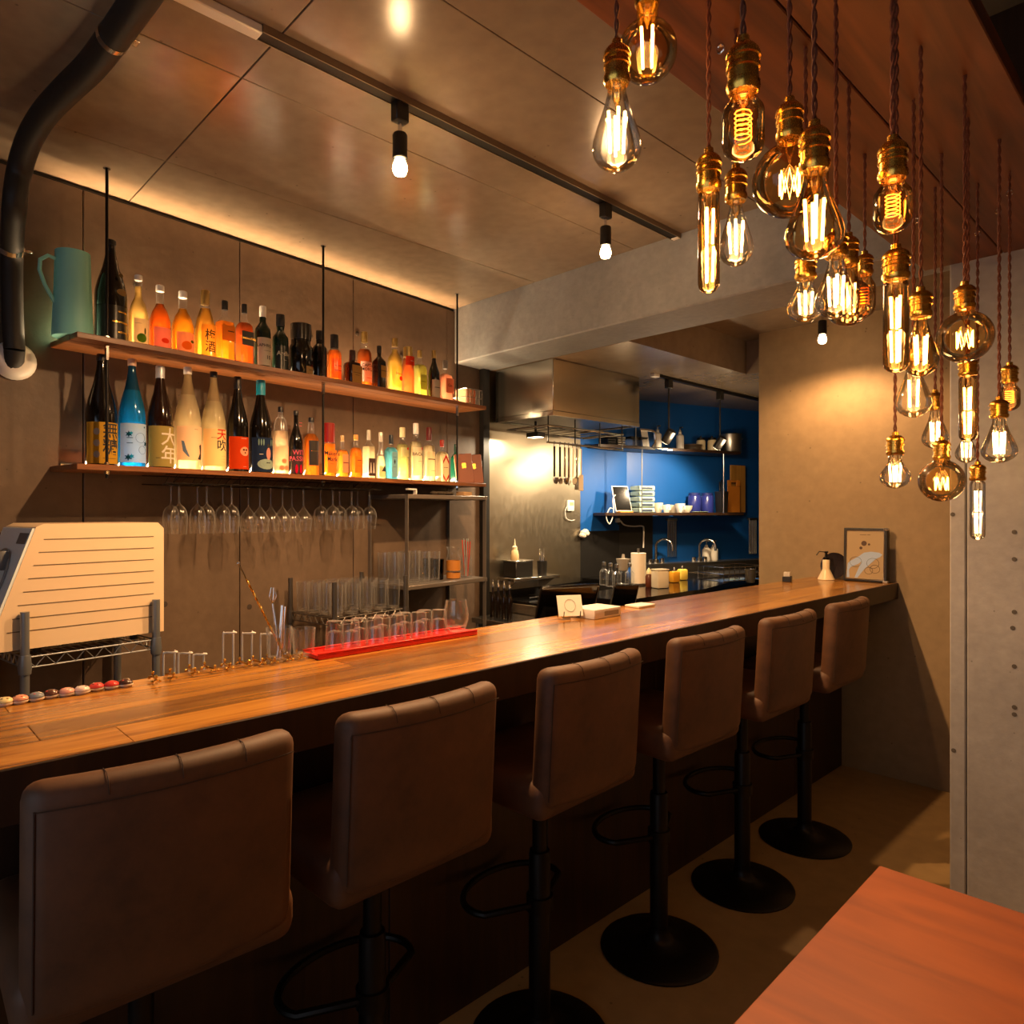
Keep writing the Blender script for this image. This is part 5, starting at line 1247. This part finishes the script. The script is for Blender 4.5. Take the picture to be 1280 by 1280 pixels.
# work table with four dark bottles
wt = thing('work_table', 'low steel work table behind the black post', 'table', (-3.12, 2.66, 0))
MB().rbox(0, .62, 0, .28, .77, .80, .003, 1).build('table_top', M['stainless'], wt)
for a in (.03, .56):
    for b in (.03, .22): MB().cyl((a, b, 0), (a, b, .77), .016, 10).build('leg', M['greypost'], wt)
for i, px in enumerate((616, 623, 630, 637)):
    x, y, d = ony(px, 2.76)
    t = thing('soy_bottle', ('dark sauce bottle nearest the steel shelves', 'dark sauce bottle second from the steel shelves', 'dark sauce bottle third from the steel shelves', 'dark sauce bottle furthest from the steel shelves')[i], 'bottle', (x, y, .80), group='dark bottles on the work table')
    MB().lathe([(.015, 0), (.0165, .004), (.0165, .12), (.008, .145), (.0065, .15), (.0065, .18)], 16).build('glass', plain('#17100c', .1), t)
    MB().lathe([(.008, .175), (.008, .195), (.004, .2), (.003, .22)], 12).build('pourer', M['chrome'], t)
# black sink counter
kcz = .95
kc = thing('kitchen_counter', 'glossy black kitchen counter with a sink', 'counter')
fr_ = [(-2.25, 3.80), (-2.43, 4.66), (-2.50, 5.7)]
poly = [(-2.63, 2.97), (-2.25, 2.97)] + fr_ + [kpt(1.5, .02), kpt(.02, .02), (sx(3.80)+.02, 3.80), (-2.63, 3.80)]
MB().prism(poly, 'z', kcz-.04, kcz).build('worktop', M['blackgloss'], kc, False)
MB().prism([(a-.02 if i in (1, 2, 3, 4) else a, b) for i, (a, b) in enumerate(poly)], 'z', 0, kcz-.04).build('cabinet_front', M['black'], kc, False)
ls = [kpt(.05, .015), kpt(.05, .16), kpt(1.45, .16), kpt(1.45, .015)]
tag(MB().prism(ls, 'z', kcz, 1.02).build('sink_ledge', M['steel'], None, False), 'raised steel ledge behind the sink under the faucets', 'ledge')
a_, b_2 = kpt(.55, .2), kpt(1.05, .2)
MB().prism([kpt(.45, .2), kpt(.45, .52), kpt(1.0, .52), kpt(1.0, .2)], 'z', kcz, kcz+.004).build('sink_rim', M['stainless'], kc, False)
MB().prism([kpt(.47, .22), kpt(.47, .50), kpt(.98, .50), kpt(.98, .22)], 'z', kcz+.004, kcz+.0045).build('sink_basin', M['darkpost'], kc, False)
def faucet(px, r, h, label):
    x, y, d = onkw(px, .09)
    t = thing('faucet', label, 'faucet', (x, y, 1.02), KA, 'chrome sink faucets')
    MB().tube([(0, 0, 0), (0, 0, h)] + [(r-r*cos(a), .5*(r-r*cos(a)), h+r*sin(a)) for a in [pi*i/10 for i in range(1, 11)]] + [(2*r, r, h-.03)], .010, 10).build('spout', M['chrome'], t)
    MB().lathe([(.024, 0), (.024, .03), (.016, .034)], 16).build('base', M['chrome'], t)
    for s in (-1, 1): MB().lathe([(.018, 0), (.02, .035), (.012, .04)], 12, (0, s*.06, 0)).build('tap_handle', M['chrome'], t)
faucet(820, .06, .13, 'chrome gooseneck faucet beside the paper towel roll')
faucet(874, .06, .12, 'chrome gooseneck faucet before the pale soap bottles')
# black board with socket, tablet on a bracket, white leads
s0_, s1_ = ks(744, .02), ks(815, .02)
kb = thing('black_board', 'black painted board with a power socket below the kitchen shelf', 'board', (KC[0], KC[1], 1.02), KA)
MB().rbox(.0, .03, s0_, s1_, 0, .46, .002, 1).build('board_panel', M['black'], kb, False)
sk = ks(770, .03)
MB().rbox(.03, .036, sk-.035, sk+.035, .30, .37, .002, 1).build('socket_plate', plain('#2c2a2c', .4), kb)
MB().rbox(.036, .06, sk-.018, sk+.018, .32, .352, .003, 1).build('plug', M['whitegloss'], kb)
MB().tube(smooth_path([(.055, sk+.02, .335), (.06, sk+.06, .30), (.05, sk+.15, .29), (.045, sk+.24, .29), (.045, sk+.255, .26), (.04, sk+.255, .12)], 5), .006, 6).build('white_cable', M['white'], kb)
# kitchen shelves
KS = {}
for key, z, pa_, pb_, lb in (('kup', 1.905, 748, 926, 'upper black kitchen shelf on the blue wall'), ('klo', 1.415, 757, 930, 'lower kitchen shelf carrying bowls and boards')):
    a, b = ks(pa_, .28), ks(pb_, .28)
    t = thing('kitchen_shelf', lb, 'shelf', (KC[0], KC[1], z), KA, 'kitchen shelves on the blue wall')
    MB().rbox(.034, .28, a, b, -.022, 0, .002, 1).build('shelf_board', M['fascia'], t)
    for i, f_ in enumerate((.25, .85)):
        hr = thing('hanger_rod', ('thin rod above' if key == 'kup' else 'thin rod below') + ' the upper kitchen shelf ' + ('near the hood' if i == 0 else 'near the cutting boards'), 'rod', (*kpt(a+(b-a)*f_, .262), z), 0, 'rods carrying the kitchen shelves')
        MB().cyl((0, 0, 0), (0, 0, ZK-z if key == 'kup' else .468), .004, 6).build('rod', M['steel'], hr)
        MB().lathe([(.008, 0), (.008, .006)], 6).build('nut', M['chrome'], hr, False)
    KS[key] = z
def kthing(name, label, cat, px, key, off=.15, group=None):
    x, y, d = onkw(px, off); return thing(name, label, cat, (x, y, KS[key]), KA, group), d
# upper kitchen shelf things
for i, px in enumerate((757, 769)):
    t, d = kthing('storage_tray', ('stack of dark trays at the hood end of the kitchen shelf', 'stack of steel trays beside the dark trays on the kitchen shelf')[i], 'tray', px, 'kup', .14)
    for k in range(4): MB().rbox(-.08, .08, -.036, .036, .018*k, .018*k+.015, .003, 1).build('tray', (M['black'], M['steel'])[i], t)
for i, px in enumerate((788, 800)):
    t, d = kthing('clear_box', ('clear plastic box with a dark lid nearer the hood', 'clear plastic box with a dark lid beside the leaning card')[i], 'box', px, 'kup', .2, 'clear boxes on the kitchen shelf')
    MB().rbox(-.05, .05, -.033, .033, 0, .06, .004, 1).build('box_body', M['glass'], t); MB().rbox(-.053, .053, -.035, .035, .06, .072, .003, 1).build('lid', M['black'], t)
t, d = kthing('leaning_card', 'white card leaning on the upper kitchen shelf', 'card', 808, 'kup', .2)
m_ = MB().box(-.002, .002, -.03, .03, .001, .13).build('card_sheet', M['white'], t, False); m_.rotation_euler = (0, radians(-12), 0)
for i, px in enumerate((822, 850)):
    t, d = kthing('pump_bottle', ('white pump bottle beside the leaning card', 'white pump bottle beside the flat plates')[i], 'bottle', px, 'kup', .17, 'pump bottles on the kitchen shelf')
    MB().lathe([(.028, 0), (.03, .005), (.03, .11), (.012, .125), (.012, .14)], 16).build('bottle_body', M['white'], t)
    MB().lathe([(.014, .14), (.014, .15), (.004, .152), (.004, .17)], 10).rbox(-.006, .03, -.006, .006, .168, .178, .002, 1).build('pump_head', M['steel'], t)
t, d = kthing('plate_stack', 'stack of flat dark plates on the upper kitchen shelf', 'plates', 865, 'kup', .15)
for k in range(4): MB().lathe([(.05, .012*k), (.085, .012*k+.008), (.085, .012*k+.011), (.05, .012*k+.006)], 22).build('plate', plain('#6b5a48', .3), t)
for i, px in enumerate((876, 890)):
    t, d = kthing('jar', ('cream jar with a dark lid beside the plates', 'cream jar with a dark lid beside the big pot')[i], 'jar', px, 'kup', .17 if i else .12, 'jars on the kitchen shelf')
    MB().lathe([(.034, 0), (.036, .004), (.036, .085), (.03, .095)], 18).build('jar_body', plain('#d9cba8', .35), t); MB().lathe([(.032, .093), (.032, .11), (.006, .113), (.008, .125)], 16).build('lid', M['blackmetal'], t)
t, d = kthing('stock_pot', 'big steel stock pot at the end of the upper kitchen shelf', 'pot', 913, 'kup', .15)
MB().lathe([(.088, 0), (.09, .004), (.09, .15), (.093, .153), (.087, .153), (.086, .01), (.001, .008)], 28, cap1=False).build('pot_body', M['steel'], t)
for s in (-1, 1): MB().tube([(0, s*.09, .12), (.02, s*.115, .12), (-.02, s*.115, .12), (0, s*.09, .12)], .005, 6).build('handle', M['steel'], t)
# lower kitchen shelf things
t, d = kthing('food_box_stack', 'stack of pale printed takeaway boxes on the lower kitchen shelf', 'boxes', 803, 'klo', .12)
for k in range(5):
    MB().rbox(-.06, .06, -.075, .075, .042*k, .042*k+.036, .006, 1).build('takeaway_box', plain(('#b9cdb8', '#9fb6a8')[k % 2], .5), t)
    MB().box(.0601, .0606, -.05, .05, .042*k+.008, .042*k+.024).build('printed_band', plain('#2c3a50', .5), t, False)
t, d = kthing('wall_tablet', 'white rimmed tablet standing on a wooden rest on the kitchen shelf', 'tablet', 780, 'klo', .235)
m_ = MB().rbox(-.005, .005, -.075, .075, .008, .205, .006, 2).build('tablet_frame', M['whitegloss'], t); m_.rotation_euler = (0, radians(-16), 0)
m_ = MB().box(.0051, .0056, -.068, .068, .016, .197).build('dark_screen', M['blackgloss'], t, False); m_.rotation_euler = (0, radians(-16), 0)
MB().rbox(-.02, .035, -.06, .06, 0, .012, .002, 1).build('wooden_rest', M['board'], t)
MB().tube(smooth_path([(-.01, -.07, .13), (-.0, -.10, .10), (.02, -.11, 0), (.03, -.15, -.08), (.03, -.18, -.03), (.03, -.15, .03), (.02, -.12, .03)], 5), .004, 6).build('charging_cable', M['white'], t)
for i, (px, off, r, h) in enumerate(((823, .15, .035, .075), (833, .24, .03, .06), (841, .12, .05, .06), (850, .21, .04, .07), (857, .12, .055, .055))):
    t, d = kthing(('mug', 'cup', 'bowl', 'cup', 'bowl')[i], ('cream mug beside the takeaway boxes', 'small white cup beside the cream mug', 'white bowl behind the small cups', 'white cup beside the green plate', 'wide cream bowl beside the blue pots')[i], ('mug', 'cup', 'bowl', 'cup', 'bowl')[i], px, 'klo', off, 'white crockery on the lower kitchen shelf')
    MB().lathe([(r*.6, 0), (r*.65, .004), (r*.92, h*.6), (r, h), (r-.003, h), (r*.86, h*.6), (.001, .008)], 20, cap1=False).build('body', M['whitegloss'] if i % 2 else plain('#e2d6c0', .3), t)
    if i in (0, 1, 3): MB().tube([(r*.85, 0, h*.75), (r*1.4, 0, h*.7), (r*1.4, 0, h*.35), (r*.8, 0, h*.3)], .004, 6).build('handle', M['whitegloss'], t)
t, d = kthing('oval_plate', 'shallow green rimmed oval plate at the front of the kitchen shelf', 'plate', 875, 'klo', .225)
m_ = MB().lathe([(.04, 0), (.05, .006), (.05, .009), (.03, .004)], 22).build('plate_body', plain('#8fa37c', .3), t); m_.scale = (.8, 1.6, 1)
for i, (px, off) in enumerate(((868, .09), (884, .10))):
    t, d = kthing('blue_canister', ('deep blue canister beside the wide cream bowl', 'deep blue canister beside the black bin')[i], 'canister', px, 'klo', off, 'blue canisters on the kitchen shelf')
    MB().lathe([(.05, 0), (.052, .005), (.052, .13), (.045, .14)], 22).build('canister_body', plain('#27307c', .25), t); MB().lathe([(.047, .138), (.047, .158), (.01, .163)], 18).build('lid', plain('#1f2766', .3), t)
t, d = kthing('utensil_bin', 'tapered black bin holding knives on the kitchen shelf', 'bin', 902, 'klo', .19)
MB().lathe([(.035, 0, .9), (.042, .17, .9), (.039, .17, .9), (.033, .006, .9)], 20, cap1=False).build('bin_body', M['black'], t)
for k in range(3): MB().rbox(-.006, .006, -.025+.022*k, -.013+.022*k, .1, .25+.015*(k % 2), .002, 1).build('knife_handle', M['blackmetal'], t)
for i, (px, w_, h_, off, mt) in enumerate(((922, .085, .40, .06, 'board'), (917, .07, .27, .10, None))):
    t, d = kthing('cutting_board', ('tall striped wooden cutting board against the blue wall', 'orange cutting board with a slot leaning on the tall board')[i], 'cutting board', px, 'klo', off, 'cutting boards on the kitchen shelf')
    mm = M['board'] if mt else plain('#d8862a', .5)
    if i == 0: MB().rbox(-.009, .009, -w_, w_, 0, h_, .004, 1).build('board_body', mm, t)
    else:
        MB().rbox(-.006, .006, -w_, w_, 0, h_-.05, .004, 1).rbox(-.006, .006, -w_, -.03, h_-.05, h_, .003, 1).rbox(-.006, .006, .03, w_, h_-.05, h_, .003, 1).rbox(-.006, .006, -.03, .03, h_-.018, h_, .003, 1).build('board_body', mm, t)
# things on the black kitchen counter
def kcount(name, label, cat, px, py, group=None, z=kcz):
    p = onz(px, py, z); return thing(name, label, cat, (p[0], p[1], z), KA, group)
t = kcount('paper_towel', 'tall paper towel roll on its holder on the black counter', 'paper towel', 798, 731)
MB().lathe([(.018, .012), (.048, .012), (.048, .205), (.018, .205)], 26).build('paper_roll', plain('#e6dcc8', .8), t)
MB().lathe([(.05, 0), (.05, .012)], 24).cyl((0, 0, .01), (0, 0, .235), .008, 10).build('holder', M['steel'], t)
t = kcount('grey_funnel', 'grey coffee dripper on a glass server beside the paper towel', 'coffee dripper', 779, 730)
MB().lathe([(.035, 0), (.04, .005), (.04, .07), (.028, .085)], 20, cap1=False).build('glass_server', M['glass'], t)
MB().lathe([(.022, .085), (.03, .09), (.047, .165), (.044, .165), (.02, .09)], 22, cap0=False, cap1=False).build('cone', plain('#9a9184', .4), t)
MB().lathe([(.03, .162), (.012, .168), (.008, .195)], 12).build('lid_knob', plain('#9a9184', .4), t)
for i, (px, py) in enumerate(((755, 731), (763, 733), (771, 735), (787, 733))):
    t = kcount('glass_bottle', ('small clear bottle nearest the black board edge', 'small clear bottle second from the splashback', 'small clear bottle before the coffee dripper', 'small clear bottle beside the paper towel')[i], 'bottle', px, py, 'clear bottles on the black counter')
    MB().lathe([(.026, 0), (.028, .004), (.028, .085), (.011, .105), (.011, .13)], 16, cap1=False).build('glass', M['glass'], t)
    MB().lathe([(.013, .125), (.013, .145), (.004, .15)], 12).build('stopper', M['steel'], t)
t = kcount('sauce_bottle', 'brown sauce bottle with a cream cap beside the paper towel', 'bottle', 811, 734)
MB().lathe([(.02, 0), (.022, .004), (.022, .07), (.012, .085)], 16).build('bottle_body', plain('#5a2c14', .3), t); MB().lathe([(.018, .083), (.016, .10), (.004, .12)], 14).build('cap', plain('#e6d3a4', .4), t)
t = kcount('detergent_tub', 'pale translucent tub on the black counter beside the yellow sponge', 'tub', 825, 735)
MB().rbox(-.035, .035, -.045, .045, 0, .11, .010, 2).build('tub_body', plain('#d6cbb2', .4), t); MB().rbox(-.037, .037, -.047, .047, .108, .118, .004, 1).build('lid', plain('#c8bda4', .4), t)
for i, (px, py) in enumerate(((843, 728), (853, 725))):
    t = kcount('soap_bottle', ('orange yellow soap bottle beside the pale tub', 'bright yellow soap bottle beside the orange one')[i], 'soap', px, py, 'yellow soap bottles by the sink')
    MB().rbox(-.024, .024, -.032, .032, 0, .075, .010, 2).build('bottle_body', plain(('#d89a2c', '#e8cf5a')[i], .3), t); MB().lathe([(.009, .075), (.009, .09), (.004, .1)], 12).build('cap', M['steel'], t)
for i, px in enumerate((883, 892)):
    x, y, d = onkw(px, .06)
    t = thing('soap_dispenser', ('pale soap dispenser behind the faucet spout', 'pale soap dispenser beside the faucet')[i], 'soap dispenser', (x, y, 1.02), KA, 'soap dispensers behind the sink')
    MB().lathe([(.034, 0), (.036, .005), (.036, .09), (.014, .115), (.012, .13)], 18).build('bottle_body', plain('#d8d0c0', .35), t); MB().cyl((0, 0, .13), (0, 0, .16), .004).rbox(-.006, .03, -.006, .006, .157, .167, .002, 1).build('pump_head', M['steel'], t)
t = kcount('dish_basket', 'steel wire dish basket at the end of the black counter', 'basket', 915, 724)
f = MB()
for z in (.003, .05, .095): f.tube([(-.12, -.2, z), (.12, -.2, z), (.12, .2, z), (-.12, .2, z)], .0028, 5, True)
for k in range(9): f.tube([(-.12, -.2+.05*k, .095), (-.12, -.2+.05*k, .003), (.12, -.2+.05*k, .003), (.12, -.2+.05*k, .095)], .002, 5)
f.build('wire_frame', M['chrome'], t)
t = kcount('steel_cup', 'brushed steel cup at the beige wall end of the black counter', 'cup', 938, 728)
MB().lathe([(.028, 0), (.036, .09), (.034, .09), (.026, .004)], 18, cap1=False).build('cup_body', M['steel'], t)
for i, (px, off, z0) in enumerate(((840, .02, 1.06), (941, .02, 1.06))):
    x, y, d = onkw(px, off)
    t = thing('hanging_rods', ('group of steel rods hanging on the blue wall behind the faucet', 'group of steel rods hanging on the blue wall beside the beige wall')[i], 'rods', (x, y, z0), KA, 'steel rods on the blue wall')
    for k in range(5): MB().cyl((0, -.04+.02*k, 0), (0, -.04+.02*k, .30), .005, 6).build('rod', M['steel'], t)
    MB().rbox(-.018, .008, -.05, .05, .29, .31, .002, 1).build('bracket', M['steel'], t)
# kitchen track with two pendant spots
ka, kb_ = onz(822, 468, ZK), onz(945, 497, ZK)
ktk = thing('kitchen_track', 'black lighting track on the kitchen ceiling', 'track', (ka[0], 0, ZK))
MB().box(-.015, .015, ka[1], ka[1]+2.0, -.018, 0).build('rail', M['blackmetal'], ktk, False)
MB().rbox(-.018, .018, ka[1]-.06, ka[1], -.022, 0, .003, 1).build('end_cap', M['white'], ktk)
for i, (px, py) in enumerate(((836, 545), (900, 553))):
    x, y, d = onx(px, ka[0])
    t = thing('pendant_spotlight', ('black rod mounted spotlight aimed at the sink, nearer the hood', 'black rod mounted spotlight beside the big steel pot')[i], 'spotlight', (x, y, ZK), 0, 'rod mounted kitchen spotlights')
    zz = zof(py, d)-ZK
    MB().rbox(-.018, .018, -.025, .025, -.075, -.018, .003, 1).build('adapter', M['black'], t)
    MB().cyl((0, 0, -.07), (0, 0, zz+.03), .006, 8).build('rod', M['black'], t)
    m_ = MB().lathe([(.024, -.05), (.030, -.045), (.030, .04), (.022, .045)], 18).build('lamp_head', M['black'], t); m_.location = (0, 0, zz); m_.rotation_euler = (0, radians(38), 0)
    m_ = MB().lathe([(.001, -.0515), (.022, -.0515)], 16, cap0=False, cap1=False).build('lens', emit('#ffe0b0', 10), t); m_.location = (0, 0, zz); m_.rotation_euler = (0, radians(38), 0)
    light('SPOT', 'pendant_beam', PWR['kitchen'], (1, .74, .45), t, (-.045, 0, zz-.06), (0, radians(42), 0), spot_size=radians(125), spot_blend=.5, shadow_soft_size=.03)
    light('POINT', 'pendant_fill', 5.0, (1, .7, .4), t, (.05, 0, zz-.02), shadow_soft_size=.03)  # extra light added beside the lamp head to brighten the kitchen ceiling
